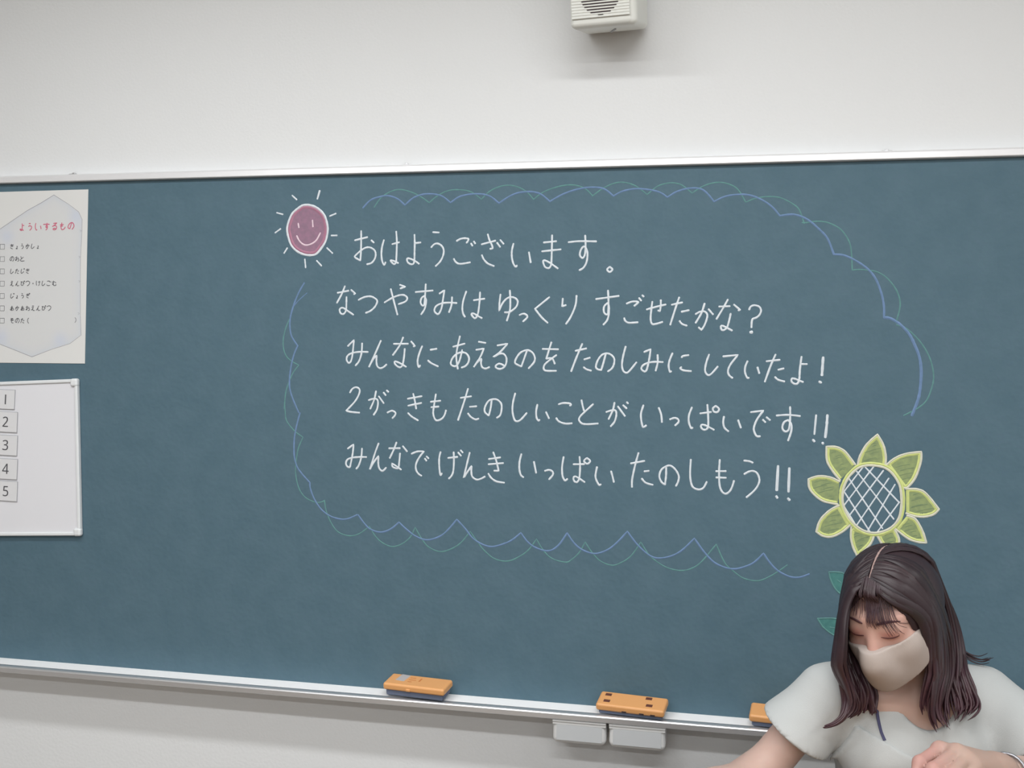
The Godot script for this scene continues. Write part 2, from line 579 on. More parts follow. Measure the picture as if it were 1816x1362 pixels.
func blackboard() -> void:
	var t := thing("chalkboard", Vector3(0, 0.85, 0), "wide dark green chalkboard with a handwritten white message, smiling sun and sunflower", "chalkboard")
	var x0 := -0.75
	var x1 := 2.95
	obj("writing_surface", box_mesh(Vector3((x0 + x1) / 2, 0.6, -0.009), Vector3(x1 - x0, 1.21, 0.018), 0.0005, M.board), t)
	tag(obj("frame_rail", extrude_x(PackedVector2Array([Vector2(-0.02, 1.198), Vector2(0.0085, 1.1985), Vector2(0.0112, 1.1992), Vector2(0.012, 1.2005), Vector2(0.0116, 1.2125), Vector2(0.009, 1.2165), Vector2(-0.02, 1.2185)]), x0, x1, M.alu_white), t), "pale aluminium rail along the top")
	for k in 2:
		obj("frame_post", box_mesh(Vector3([x0, x1][k], 0.6, -0.004), Vector3(0.02, 1.236, 0.032), 0.003, M.alu), t)
	for x in [0.188, 1.06, 2.125]:
		var st := begin()
		rbox(st, Vector3(x, 1.2195, -0.012), Vector3(0.022, 0.004, 0.014), 0.0015)
		rbox(st, Vector3(x, 1.222, -0.013), Vector3(0.008, 0.006, 0.008), 0.0015)
		obj("hanger", done(st, M.alu), t)
	# tray: trough, painted shade line, rounded lip
	var tray := obj("chalk_tray", extrude_x(PackedVector2Array([Vector2(-0.02, -0.012), Vector2(0.0655, -0.0140), Vector2(0.067, -0.0128), Vector2(0.067, -0.0030), Vector2(0.0658, -0.0004), Vector2(0.063, 0.0010), Vector2(0.0515, 0.0008), Vector2(0.0500, -0.0002), Vector2(0.0, -0.0010), Vector2(-0.02, -0.0010)]), x0, x1, M.alu_tray), t)
	tag(tray, "pale aluminium chalk tray along the bottom")
	tag(obj("tray_liner", extrude_x(PackedVector2Array([Vector2(0.0, -0.0012), Vector2(0.0475, -0.0012), Vector2(0.0475, 0.0004), Vector2(0.046, 0.0008), Vector2(0.0, 0.0012)]), x0, x1, M.liner), t), "white dusty floor of the tray")
	obj("tray_gap_shade", extrude_x(PackedVector2Array([Vector2(0.0470, -0.0012), Vector2(0.0500, -0.0012), Vector2(0.0500, 0.0004), Vector2(0.0470, 0.0004)]), x0, x1, M.gap_shade), t)  # flat strip standing in for the dark shadow gap behind the lip
	# the message
	var n := 0
	for text in [LINE1, LINE2, LINE3, LINE4, LINE5]:
		var ln := Node3D.new()
		ln.name = "chalk_writing"
		t.add_child(ln, true)
		for g in text: obj("letter", chalk_mesh(g[1], M.white_chalk, 4.1), ln)
		tag(ln, ["first white chalk line under the cloud's top edge", "second white chalk line, ending in a question mark", "third white chalk line, ending in one exclamation mark", "fourth white chalk line, beginning with the digit 2", "fifth and lowest white chalk line"][n])
		n += 1
	# cloud outline in two colours
	for c in [[GREEN, M.green_chalk, 2.9, "pale green chalk cloud outline", 0.0001], [BLUE, M.blue_chalk, 3.9, "pale blue chalk cloud outline", 0.0003]]:
		var st := begin()
		for g in c[0]:
			for s in strokes(g[1]): ridge(st, scaled(s[1], 0.0005), (s[0] if s[0] > 0 else c[2]) * 0.001, c[4], 0.0004)
		tag(obj("cloud_outline", done(st, c[1]), t), c[3])
	# sun
	var outline := scaled(strokes(SUN[0][1])[0][1], 0.0005)
	var st := begin()
	flat_fill(st, outline, 0.0003)
	var am := done(st, M.pink_fill)
	st = begin()
	ridge(st, ring_of(shrunk(outline, 0.0055)), 0.007, 0.0004, 0.0003)
	am = done(st, M.pink_rim, am)
	var sun := obj("chalk_sun", am, t)
	tag(sun, "pink chalk sun with a smiling face")
	for g in SUN:
		var m: Material = M.pink_line if g[0] in ["eye", "mouth"] else M.white_chalk
		obj("sun_" + g[0], chalk_mesh(g[1], m, 3.6, 0.0006 if g[0] != "ray" else 0.0001), sun)
	# sunflower
	var centre: ArrayMesh
	var flower: MeshInstance3D
	for g in FLOWER:
		if g[0] != "centre": continue
		var c := scaled(strokes(g[1])[0][1], 0.0005)
		st = begin()
		ridge(st, ring_of(c), 0.0048, 0.0012, 0.0004)
		centre = done(st, M.petal_line)
		st = begin()
		ridge(st, ring_of(shrunk(c, -0.0045)), 0.0058, 0.0010, 0.0004)
		centre = done(st, M.petal_rim, centre)
		flower = obj("chalk_sunflower", centre, t)
		tag(flower, "yellow-green chalk sunflower with a latticed centre")
	for g in FLOWER:
		if g[0] == "lattice": obj("seed_lattice", chalk_mesh(g[1], M.white_chalk, 3.0, 0.0005), flower)
		elif g[0] == "stem": obj("stem", chalk_mesh(g[1], M.green_chalk, 4.0), flower)
		elif g[0] == "vein": obj("leaf_vein", chalk_mesh(g[1], M.green_chalk, 2.2, 0.0006), flower)
		elif g[0] in ["petal", "leaf"]:
			var p := scaled(strokes(g[1])[0][1], 0.0005)
			st = begin()
			flat_fill(st, p, 0.0003)
			am = done(st, M.petal_fill if g[0] == "petal" else M.leaf_fill)
			if g[0] == "petal":
				# hatching of the filled petal, then its yellow rim and pale outline
				var inner := shrunk(p, 0.004)
				var rect := Rect2(inner[0], Vector2.ZERO)
				for q in inner: rect = rect.expand(q)
				st = begin()
				for k in 7:
					var y := rect.position.y + rect.size.y * (k + rng.randf()) / 7.0
					var cut := Geometry2D.intersect_polyline_with_polygon(PackedVector2Array([Vector2(rect.position.x, y - 0.008), Vector2(rect.end.x, y + 0.008)]), inner)
					for q in cut:
						var a: Vector2 = q[0].lerp(q[1], rng.randf_range(0.05, 0.45))
						var b: Vector2 = q[0].lerp(q[1], rng.randf_range(0.55, 0.95))
						ridge(st, PackedVector2Array([a, a.lerp(b, 0.5) + Vector2(0, 0.001), b]), 0.0015, 0.0004, 0.0003, 0.3)
				am = done(st, M.petal_dark, am)
				st = begin()
				ridge(st, shrunk(p, 0.0036), 0.0062, 0.0005, 0.0003)
				am = done(st, M.petal_rim, am)
			st = begin()
			ridge(st, ring_of(p) if g[0] == "leaf" else p, 0.0042 if g[0] == "petal" else 0.0032, 0.0008, 0.0004)
			am = done(st, M.petal_line if g[0] == "petal" else M.green_chalk, am)
			obj(g[0], am, flower)

# ---------------------------------------------------------------- poster, whiteboard, cards
const ROWS := ["きょうかしょ", "のおと", "したじき", "えんぴつ・けしごむ", "じょうぎ", "あかあおえんぴつ", "そのた（"]

func lettering(st: SurfaceTool, text: String, at: Vector2, pitch: float, em: float, wide: float, z: float) -> void:
	var x := at.x
	for ch in text:
		if GLYPHS.has(ch):
			for s in strokes(GLYPHS[ch]):
				ridge(st, scaled(s[1], em / 100.0, Vector2(x, at.y - em / 2)), wide, z, 0.00015, 0.0)
		x += pitch

func poster() -> void:
	var t := thing("poster", Vector3(0.085, 1.595, 0.0008), "white laminated list poster with pink heading and checkboxes, at the board's upper left", "poster")
	t.rotation.z = 0.004
	var o := Vector2(0.085, 1.595)
	# sheet with softly coloured scroll art
	var img := Image.create(160, 220, false, Image.FORMAT_RGB8)
	var edge := [Vector2(-0.0107, 1.9327), Vector2(0.0691, 1.9796), Vector2(0.1088, 1.9984), Vector2(0.1442, 2.0172), Vector2(0.1885, 1.9915), Vector2(0.2146, 1.9734), Vector2(0.2249, 1.9539), Vector2(0.2249, 1.9258), Vector2(0.2226, 1.8608), Vector2(0.223, 1.7993), Vector2(0.2252, 1.7151), Vector2(0.2284, 1.666), Vector2(0.1975, 1.6447), Vector2(0.1464, 1.6301), Vector2(0.091, 1.6108), Vector2(0.0382, 1.6291), Vector2(-0.0028, 1.643), Vector2(-0.045, 1.66), Vector2(-0.047, 1.91)]
	var poly := PackedVector2Array(edge)
	var blots := [Vector2(0.208, 1.962), Vector2(0.012, 1.915), Vector2(0.002, 1.66), Vector2(0.17, 1.652)]
	for i in 160:
		for j in 220:
			var p := Vector2(-0.070 + 0.310 * (i + 0.5) / 160, 2.029 - 0.434 * (j + 0.5) / 220)
			var c := Color(0.865, 0.865, 0.86)
			if Geometry2D.is_point_in_polygon(p, poly):
				var dd := 1.0
				for k in edge.size(): dd = minf(dd, p.distance_to(Geometry2D.get_closest_point_to_segment(p, edge[k], edge[(k + 1) % edge.size()])))
				c = Color(0.835, 0.837, 0.84).lerp(Color(0.79, 0.81, 0.845), 0.7 * exp(-dd / 0.010))
				for b in blots: c = c.lerp(Color(0.77, 0.80, 0.87), 0.55 * exp(-pow(p.distance_to(b) / 0.02, 2)))
			img.set_pixel(i, j, c)
	var art := mat(Color(1, 1, 1), 0.32)
	art.albedo_texture = ImageTexture.create_from_image(img)
	var st := begin()
	var am: ArrayMesh
	rbox(st, Vector3(0, 0.217, 0), Vector3(0.310, 0.434, 0.0012), 0.0005)
	am = done(st, M.paper)
	st = begin()
	for v in [[-0.154, 0.433, 0, 0], [0.154, 0.433, 1, 0], [0.154, 0.001, 1, 1], [-0.154, 0.433, 0, 0], [0.154, 0.001, 1, 1], [-0.154, 0.001, 0, 1]]:
		st.set_normal(Vector3(0, 0, 1))
		st.set_uv(Vector2(v[2], v[3]))
		st.add_vertex(Vector3(v[0], v[1], 0.0008))
	obj("sheet", done(st, art, am), t)
	st = begin()
	var line := PackedVector2Array()
	for k in edge.size() + 1: line.append(edge[k % edge.size()] - o)
	ridge(st, line, 0.0011, 0.001, 0.0001, 0.3)
	for tick in [Vector2(0.2235, 1.926), Vector2(0.2215, 1.861), Vector2(0.2225, 1.80), Vector2(0.2225, 1.72)]:
		var q: Vector2 = tick - o
		ridge(st, PackedVector2Array([q + Vector2(-0.004, 0.002), q, q + Vector2(-0.003, -0.003)]), 0.0009, 0.001, 0.0001)
	tag(obj("scroll_border", done(st, M.grey_ink), t), "thin grey drawn scroll border")
	st = begin()
	lettering(st, "よういするもの", Vector2(0.0455, 1.9384) - o, 0.0231, 0.0198, 0.0024, 0.001)
	tag(obj("heading", done(st, M.pink_ink), t), "pink heading")
	for k in ROWS.size():
		st = begin()
		var y: float = 1.8894 - 0.03125 * k - o.y
		var x: float = 0.0205 + 0.0008 * k - o.x
		lettering(st, ROWS[k], Vector2(x, y), 0.0150, 0.0137, 0.0017, 0.001)
		if k == 6: lettering(st, "）", Vector2(0.2065, 1.7034) - o, 0.0137, 0.0125, 0.0013, 0.001)
		var bx: float = -0.0002 + 0.0006 * k - o.x
		var b := Vector2(bx, y)
		var h := 0.0062
		ridge(st, PackedVector2Array([b + Vector2(-h, -h), b + Vector2(h, -h)]), 0.001, 0.001, 0.0001)
		ridge(st, PackedVector2Array([b + Vector2(h, -h), b + Vector2(h, h)]), 0.001, 0.001, 0.0001)
		ridge(st, PackedVector2Array([b + Vector2(h, h), b + Vector2(-h, h)]), 0.001, 0.001, 0.0001)
		ridge(st, PackedVector2Array([b + Vector2(-h, h), b + Vector2(-h, -h)]), 0.001, 0.001, 0.0001)
		obj("checklist_row", done(st, M.ink), t)

func whiteboard() -> void:
	var t := thing("whiteboard", Vector3(0.2455, 1.170, 0), "small white magnetic whiteboard with numbered cards, on the chalkboard's left", "whiteboard")
	t.rotation.z = 0.05
	# local: x runs left from the right lower corner
	var w := 0.45
	var h := 0.388
	obj("panel", box_mesh(Vector3(-w / 2, h / 2, 0.0045), Vector3(w - 0.008, h - 0.008, 0.007), 0.001, M.wb), t)
	for k in 2:
		obj("frame_rail", box_mesh(Vector3(-w / 2, 0.0045 + k * (h - 0.009), 0.006), Vector3(w - 0.02, 0.009, 0.012), 0.003, M.wb_frame), t)
		obj("frame_rail", box_mesh(Vector3(-0.0045 - k * (w - 0.009), h / 2, 0.006), Vector3(0.009, h - 0.02, 0.012), 0.003, M.wb_frame), t)
	for k in 4:
		var cx := -0.0075 if k < 2 else -w + 0.0075
		var cy := 0.0075 if k % 2 == 0 else h - 0.0075
		var sx := -1.0 if k < 2 else 1.0
		var sy := 1.0 if k % 2 == 0 else -1.0
		var st := begin()
		rbox(st, Vector3(cx + sx * 0.0015, cy + sy * 0.0015, 0.0068), Vector3(0.0205, 0.0205, 0.0150), 0.0058, Basis.IDENTITY, 3)
		obj("corner_cap", done(st, M.wb_frame), t)
	# five magnetic number cards in a column
	var dat := [["1", 1.5291, 1.4778, 0.0510, 0.0252], ["2", 1.4734, 1.4197, 0.0597, 0.0267], ["3", 1.4144, 1.3614, 0.0613, 0.0283], ["4", 1.3554, 1.3015, 0.0629, 0.0299], ["5", 1.2990, 1.2468, 0.0644, 0.0315]]
	var which := ["topmost of its column", "second from the top", "middle of its column", "fourth from the top", "lowest of its column"]
	for k in 5:
		var d = dat[k]
		var cw := 0.082
		var hh: float = d[1] - d[2] - 0.001
		var c := thing("number_card", Vector3(d[3] - cw / 2, d[2], 0.0085), "white card printed with a grey %s on the small whiteboard, %s" % [d[0], which[k]], "card", "number cards on the whiteboard")
		c.rotation.z = -0.02
		var st := begin()
		rbox(st, Vector3(0, hh / 2, 0.001), Vector3(cw, hh, 0.002), 0.0006)
		var am := done(st, M.card_edge)
		st = begin()
		rbox(st, Vector3(0, hh / 2, 0.0016), Vector3(cw - 0.0022, hh - 0.0028, 0.002), 0.0005)
		obj("card", done(st, M.card, am), c)
		if k == 0:
			obj("digit", box_mesh(Vector3(d[4] - (d[3] - cw / 2), hh / 2, 0.0027), Vector3(0.0034, 0.0245, 0.0006), 0.0002, M.digit), c)
			continue
		var tm := TextMesh.new()
		var f := SystemFont.new()
		f.font_names = PackedStringArray(["Droid Sans"])
		tm.font = f
		tm.text = d[0]
		tm.font_size = 64
		tm.pixel_size = 0.0355 / 64.0
		tm.depth = 0.0004
		tm.material = M.digit
		var dg := obj("digit", tm, c)
		dg.position = Vector3(d[4] - (d[3] - cw / 2), hh / 2, 0.0028)

# ---------------------------------------------------------------- speaker on the wall
func speaker() -> void:
	var t := thing("wall_speaker", Vector3(1.5475, 2.3585, -0.02), "cream wall speaker with slatted round grille, above the chalkboard", "speaker")
	var b := Basis(Vector3.UP, -0.10) * Basis(Vector3.RIGHT, 0.26)
	var w := 0.143
	var h := 0.225
	var dp := 0.150
	st_wedge(t)
	# cabinet: back a little wider than the front on her right
	var st := begin()
	rbox(st, b * Vector3(0, h / 2, dp / 2 + 0.004), Vector3(w, h, dp - 0.012), 0.012, b, 4)
	rbox(st, b * Vector3(-0.005, h / 2 + 0.001, dp - 0.020), Vector3(w - 0.008, h - 0.002, 0.04), 0.010, b, 4)
	obj("body", done(st, M.speaker), t)
	# round opening behind the slats
	st = begin()
	var org := b * Vector3(-0.005, 0, 0)
	w -= 0.008
	var cy := 0.067
	var face := dp + 0.0002
	for k in 32:
		var a := TAU * k / 32
		var a2 := TAU * (k + 1) / 32
		face3(st, [org + b * Vector3(0, cy, face), org + b * Vector3(cos(a2) * 0.043, cy + sin(a2) * 0.043, face), org + b * Vector3(cos(a) * 0.043, cy + sin(a) * 0.043, face)], [b.z, b.z, b.z])
	obj("cone_opening", done(st, M.speaker_dark), t)
	for k in 34:
		var y := 0.0215 + k * 0.0058
		if y > h - 0.012: break
		st = begin()
		rbox(st, org + b * Vector3(0, y, face + 0.0012), Vector3(w - 0.010, 0.0033, 0.004), 0.0010, b)
		# beyond the opening the gap between slats is shallow
		var half := 0.0
		var yy := y + 0.0029 - cy
		if absf(yy) < 0.043: half = sqrt(0.043 * 0.043 - yy * yy)
		var side := (w - 0.010) / 2 - half
		for s in [-1, 1]:
			if side > 0.004: rbox(st, org + b * Vector3(s * (half + side / 2), y + 0.0029, face + 0.0006), Vector3(side, 0.0036, 0.0036), 0.0005, b)
		obj("slat", done(st, M.speaker), t)
	obj("bottom_seam", box_mesh(b * Vector3(0.004, -0.0018, dp * 0.45), Vector3(0.003, 0.003, 0.07), 0.001, M.card_edge, b * Basis(Vector3.UP, 0.35)), t)

# wedge between the wall and the tilted cabinet
func st_wedge(t: Node3D) -> void:
	var st := begin()
	st.set_smooth_group(-1)
	var x := 0.055
	var p := [Vector2(0.0, 0.004), Vector2(0.004, 0.012), Vector2(0.062, 0.215), Vector2(0.0, 0.215)]
	var side := [[], []]
	for k in 2:
		for q in p: side[k].append(Vector3(-x if k == 0 else x, q.y, q.x))
	for i in 4:
		var j := (i + 1) % 4
		var e: Vector3 = side[0][j] - side[0][i]
		var n := Vector3(0, -e.z, e.y).normalized()
		if n.dot(side[0][i] - Vector3(-x, 0.12, 0.02)) < 0: n = -n
		face3(st, [side[0][i], side[0][j], side[1][j]], [n, n, n])
		face3(st, [side[0][i], side[1][j], side[1][i]], [n, n, n])
	for k in 2:
		var n := Vector3(-1 if k == 0 else 1, 0, 0)
		face3(st, [side[k][0], side[k][1], side[k][2]], [n, n, n])
		face3(st, [side[k][0], side[k][2], side[k][3]], [n, n, n])
	obj("wedge_bracket", done(st, M.speaker), t)

# ---------------------------------------------------------------- things on and under the tray
func eraser(at: Vector3, turn: float, tilt: float, label: String, pad := 0.015) -> Node3D:
	var t := thing("chalk_eraser", at, label, "eraser", "orange chalk erasers on the tray")
	t.basis = Basis(Vector3.UP, turn) * Basis(Vector3.RIGHT, tilt)
	obj("felt_pad", box_mesh(Vector3(0, pad / 2, 0), Vector3(0.138, pad, 0.049), 0.0035, M.felt), t)
	var st := begin()
	rbox(st, Vector3(0, pad + 0.0065, 0), Vector3(0.149, 0.0165, 0.057), 0.0055, Basis.IDENTITY, 3)
	obj("handle_shell", done(st, M.orange), t)
	return t

func erasers() -> void:
	var t := eraser(Vector3(1.1285, 0.8575, 0.036), -0.12, 0.15, "orange chalk eraser with a grey sticker on top, leftmost on the tray")
	obj("sticker", box_mesh(Vector3(-0.040, 0.0299, -0.008), Vector3(0.022, 0.0006, 0.032), 0.0002, M.sticker, Basis(Vector3.UP, -0.12)), t)
	var st := begin()
	for p in [[-0.016, -0.012, 0.014, 0.003], [-0.014, -0.002, 0.018, 0.003], [-0.017, 0.008, 0.010, 0.003], [0.004, -0.006, 0.004, 0.016]]:
		rbox(st, Vector3(p[0], 0.0298, p[1]), Vector3(p[2], 0.0004, p[3]), 0.0001)
	obj("faded_print", done(st, M.print_brown), t)
	obj("latch", box_mesh(Vector3(-0.012, 0.0185, 0.0285), Vector3(0.010, 0.006, 0.004), 0.0015, M.orange), t)
	t = eraser(Vector3(1.6120, 0.8575, 0.036), -0.13, 0.24, "orange chalk eraser with four brown squares on top, above the two tray boxes", 0.010)
	for p in [[-0.055, -0.014], [0.034, -0.016], [-0.053, 0.012], [0.040, 0.012]]:
		obj("brown_square", box_mesh(Vector3(p[0], 0.0247, p[1]), Vector3(0.014, 0.0008, 0.010), 0.0002, M.brown), t)
	for x in [-0.012, 0.026, 0.05]:
		obj("dark_slot", box_mesh(Vector3(x, 0.0125, 0.0286), Vector3(0.010, 0.003, 0.0012), 0.0004, M.dark), t)
	eraser(Vector3(1.935, 0.8575, 0.037), -0.12, 0.22, "orange chalk eraser half hidden behind the teacher's sleeve", 0.012)

func tray_boxes() -> void:
	for k in 2:
		var x := 1.4995 if k == 0 else 1.6245
		var w := 0.117 if k == 0 else 0.121
		var t := thing("tray_box", Vector3(x, 0.7815, 0.030), "small pale grey box under the chalk tray, %s" % ["left one of the pair" if k == 0 else "right one of the pair"], "box", "pale boxes under the chalk tray")
		var st := begin()
		var h := 0.0535
		rbox(st, Vector3(0, h / 2, 0), Vector3(w, h, 0.060), 0.013, Basis.IDENTITY, 4)
		rbox(st, Vector3(0, h - 0.006, 0), Vector3(w, 0.012, 0.062), 0.002)
		obj("shell", done(st, M.rim_plastic), t)
		obj("front_label", box_mesh(Vector3(0, h / 2 - 0.001, 0.0297), Vector3(w - 0.018, h - 0.018, 0.0016), 0.0006, M.grey_plastic), t)
		obj("top_lip", box_mesh(Vector3(0, h - 0.0035, 0.031), Vector3(w, 0.004, 0.005), 0.0015, M.rim_plastic), t)
		obj("mounting_strip", box_mesh(Vector3(0, h + 0.0007, 0), Vector3(w * 0.8, 0.0025, 0.05), 0.0005, M.rim_plastic), t)

# ---------------------------------------------------------------- teacher's desk and stool, below the picture's edge
func desk_and_stool() -> void:
	var t := thing("teacher_desk", Vector3(2.0, 0, 0.85), "wooden teacher's desk in front of the seated woman", "desk")
	obj("desk_top", box_mesh(Vector3(0, 0.845, 0.0), Vector3(1.1, 0.03, 0.56), 0.006, M.wood), t)
	for s in [-1, 1]: obj("side_panel", box_mesh(Vector3(s * 0.5, 0.415, 0.0), Vector3(0.025, 0.83, 0.5), 0.003, M.wood), t)
	obj("front_panel", box_mesh(Vector3(0, 0.44, 0.23), Vector3(0.975, 0.78, 0.02), 0.003, M.wood), t)
	t = thing("stool", Vector3(2.12, 0, 0.29), "round wooden stool under the seated woman", "stool")
	var st := begin()
	tube(st, [Vector3(0, 0.455, 0), Vector3(0, 0.46, 0), Vector3(0, 0.485, 0), Vector3(0, 0.49, 0)], [0.15, 0.16, 0.16, 0.15], 1.0, [], 28)
	obj("seat", done(st, M.wood), t)
	for k in 4:
		st = begin()
		var a := PI / 4 + k * PI / 2
		tube(st, [Vector3(cos(a) * 0.10, 0.457, sin(a) * 0.10), Vector3(cos(a) * 0.15, 0.0, sin(a) * 0.15)], [0.013, 0.011], 1.0, [], 10)
		obj("leg", done(st, M.steel), t)

# ---------------------------------------------------------------- the teacher
# head axes: x to her left, y up the head, z out of the face
var HX := Transform3D(Basis(Vector3(0.820, 0.087, 0.566), Vector3(-0.246, 0.946, 0.210), Vector3(-0.517, -0.312, 0.797)).orthonormalized().scaled(Vector3.ONE * 0.93), Vector3(2.079, 1.184, 0.455))
var BT := Basis(Vector3.UP, 0.363)          # the way her chest faces
const SHR := Vector3(1.976, 1.037, 0.427)   # shoulders, elbows, wrists (R and L are hers)
const SHL := Vector3(2.250, 1.028, 0.333)
const ELR := Vector3(1.854, 0.884, 0.463)
const WRR := Vector3(1.691, 0.926, 0.676)
const ELL := Vector3(2.360, 0.930, 0.450)
const WRL := Vector3(2.181, 1.029, 0.735)
const NECK := Vector3(2.110, 1.036, 0.386)
const CHEST := Vector3(2.112, 0.965, 0.372)

func lin(r: float, g: float, b: float) -> Color:
	return Color(r, g, b).srgb_to_linear()

func march(f: Callable, p: Vector3, dir: Vector3) -> Vector3:
	for i in 40:
		var d: float = f.call(p)
		if absf(d) < 0.0003: break
		p += dir * d
	return p

func mirror_cap(f: Field, a: Vector3, b: Vector3, r0: float, r1: float) -> void:
	for s in [1.0, -1.0]: f.cap(a * Vector3(s, 1, 1), b * Vector3(s, 1, 1), r0, r1)

func mirror_ell(f: Field, c: Vector3, r: Vector3) -> void:
	for s in [1.0, -1.0]: f.ell(c * Vector3(s, 1, 1), r)

func finger(f: Field, pts: Array, r0: float, r1: float) -> void:
	for i in pts.size() - 1:
		f.cap(pts[i], pts[i + 1], lerpf(r0, r1, i / float(pts.size() - 1)), lerpf(r0, r1, (i + 1) / float(pts.size() - 1)))

func teacher() -> void:
	var base := Vector3(2.10, 0, 0.45)
	var t := thing("person", base, "seated woman in a white short-sleeved dress and pale face mask, looking down, dark shoulder-length hair", "person")
	var part := func(called: String, mesh: Mesh) -> MeshInstance3D:
		var o := obj(called, mesh, t)
		o.position = -base
		return o
	var st := begin()
	# ---- head
	var face := Field.new()
	face.k = 0.02
	face.ell(Vector3(0, 0.025, -0.012), Vector3(0.071, 0.088, 0.090))
	face.ell(Vector3(0, -0.020, 0.022), Vector3(0.0635, 0.078, 0.064))
	mirror_cap(face, Vector3(0.044, -0.052, 0.002), Vector3(0.004, -0.085, 0.062), 0.020, 0.015)
	mirror_ell(face, Vector3(0.034, -0.026, 0.056), Vector3(0.027, 0.026, 0.023))
	face.cap(Vector3(0, 0.010, 0.081), Vector3(0, -0.030, 0.099), 0.0075, 0.0100)
	mirror_cap(face, Vector3(0.043, 0.029, 0.062), Vector3(0.013, 0.029, 0.079), 0.008, 0.007)
	mirror_ell(face, Vector3(0.031, 0.008, 0.0725), Vector3(0.0160, 0.0110, 0.0120))
	mirror_ell(face, Vector3(0.068, -0.012, -0.008), Vector3(0.007, 0.028, 0.017))
	face.cap(Vector3(-0.016, -0.066, 0.080), Vector3(0.016, -0.066, 0.080), 0.008)
	var skin_face := func(p: Vector3) -> Color:
		var c := lin(0.755, 0.605, 0.555)
		for s in [1.0, -1.0]:
			c = c.lerp(lin(0.68, 0.44, 0.41), 0.75 * exp(-Vector3((p.x - s * 0.030) / 0.017, (p.y - 0.004) / 0.008, (p.z - 0.08) / 0.03).length_squared()))
			c = c.lerp(lin(0.75, 0.54, 0.51), 0.5 * exp(-Vector3((p.x - s * 0.035) / 0.02, (p.y + 0.03) / 0.018, (p.z - 0.08) / 0.04).length_squared()))
		c = c.lerp(lin(0.74, 0.52, 0.47), 0.55 * exp(-Vector3(p.x / 0.014, (p.y + 0.028) / 0.018, (p.z - 0.11) / 0.03).length_squared()))
		return c
	nets(st, face.d, Vector3(-0.09, -0.125, -0.115), Vector3(0.09, 0.125, 0.125), 0.003, HX, skin_face)
	# ---- neck, chest, arms, legs
	var body := Field.new()
	body.k = 0.035
	body.cap(HX * Vector3(0, -0.045, -0.022), NECK + Vector3(0, 0.004, -0.01), 0.046, 0.050)
	body.cap(SHR, Vector3(2.06, 1.046, 0.398), 0.028, 0.034)
	body.cap(SHL, Vector3(2.16, 1.042, 0.360), 0.028, 0.034)
	body.ell(CHEST, Vector3(0.124, 0.125, 0.088), BT)
	body.cap(NECK + BT * Vector3(-0.02, -0.004, 0.045), NECK + BT * Vector3(-0.085, 0.006, 0.03), 0.020, 0.024)
	body.cap(NECK + BT * Vector3(0.02, -0.004, 0.045), NECK + BT * Vector3(0.085, 0.006, 0.03), 0.020, 0.024)
	body.ell(Vector3(2.10, 0.80, 0.34), Vector3(0.10, 0.13, 0.07), BT)
	body.ell(Vector3(2.10, 0.62, 0.30), Vector3(0.15, 0.12, 0.11), BT)
	for x in [-0.07, 0.07]:
		body.cap(Vector3(2.10 + x, 0.58, 0.34), Vector3(2.06 + x * 1.2, 0.545, 0.68), 0.075, 0.052)
		body.cap(Vector3(2.06 + x * 1.2, 0.535, 0.685), Vector3(2.06 + x * 1.2, 0.09, 0.62), 0.050, 0.034)
		body.cap(Vector3(2.06 + x * 1.2, 0.055, 0.60), Vector3(2.05 + x * 1.3, 0.032, 0.77), 0.036, 0.028)
	body.cap(SHR, ELR, 0.034, 0.0355)
	body.cap(ELR, WRR, 0.0365, 0.026)
	body.cap(SHL, ELL, 0.034, 0.0355)
	body.cap(ELL, WRL + (ELL - WRL) * 0.05, 0.0365, 0.0245)
	var skin_body := func(p: Vector3) -> Color:
		return lin(0.735, 0.625, 0.58)
	nets(st, body.d, Vector3(1.63, -0.01, 0.12), Vector3(2.45, 1.19, 0.88), 0.010, Transform3D.IDENTITY, skin_body)
	# ---- her left hand, knuckles up, fingers bent over the desk
	var skin_hand := func(p: Vector3) -> Color:
		return lin(0.655, 0.555, 0.51).lerp(lin(0.70, 0.50, 0.48), smoothstep(2.115, 2.06, p.x) * 0.6)
	var sh := Vector3(0.006, 0.002, 0.018)
	var mcp := [Vector3(2.083, 1.066, 0.761) + sh, Vector3(2.102, 1.068, 0.772) + sh, Vector3(2.113, 1.063, 0.781) + sh, Vector3(2.122, 1.054, 0.786) + sh]
	var tips := [
		[Vector3(2.057, 1.060, 0.815), Vector3(2.048, 1.041, 0.831), Vector3(2.047, 1.023, 0.828)],
		[Vector3(2.070, 1.059, 0.835), Vector3(2.058, 1.040, 0.849), Vector3(2.056, 1.021, 0.845)],
		[Vector3(2.084, 1.054, 0.847), Vector3(2.073, 1.035, 0.857), Vector3(2.071, 1.018, 0.852)],
		[Vector3(2.098, 1.044, 0.842), Vector3(2.089, 1.029, 0.851), Vector3(2.087, 1.015, 0.846)]]
	var palm := Field.new()
	palm.k = 0.012
	for i in 4: palm.cap(WRL.lerp(mcp[i], 0.1), mcp[i], 0.017, 0.0115)
	palm.cap(WRL + (ELL - WRL) * 0.12, WRL.lerp(mcp[1], 0.2), 0.0245, 0.020)
	var thumb := [WRL.lerp(mcp[0], 0.15) + Vector3(-0.006, -0.008, -0.006), Vector3(2.128, 1.026, 0.735), Vector3(2.098, 1.018, 0.760), Vector3(2.078, 1.014, 0.785)]
	finger(palm, thumb, 0.013, 0.0085)
	var lone := []
	for i in 4:
		var f := Field.new()
		f.k = 0.006
		var r: float = [0.0093, 0.0096, 0.0091, 0.0080][i]
		finger(f, [mcp[i]] + tips[i], r, r * 0.82)
		lone.append(f)
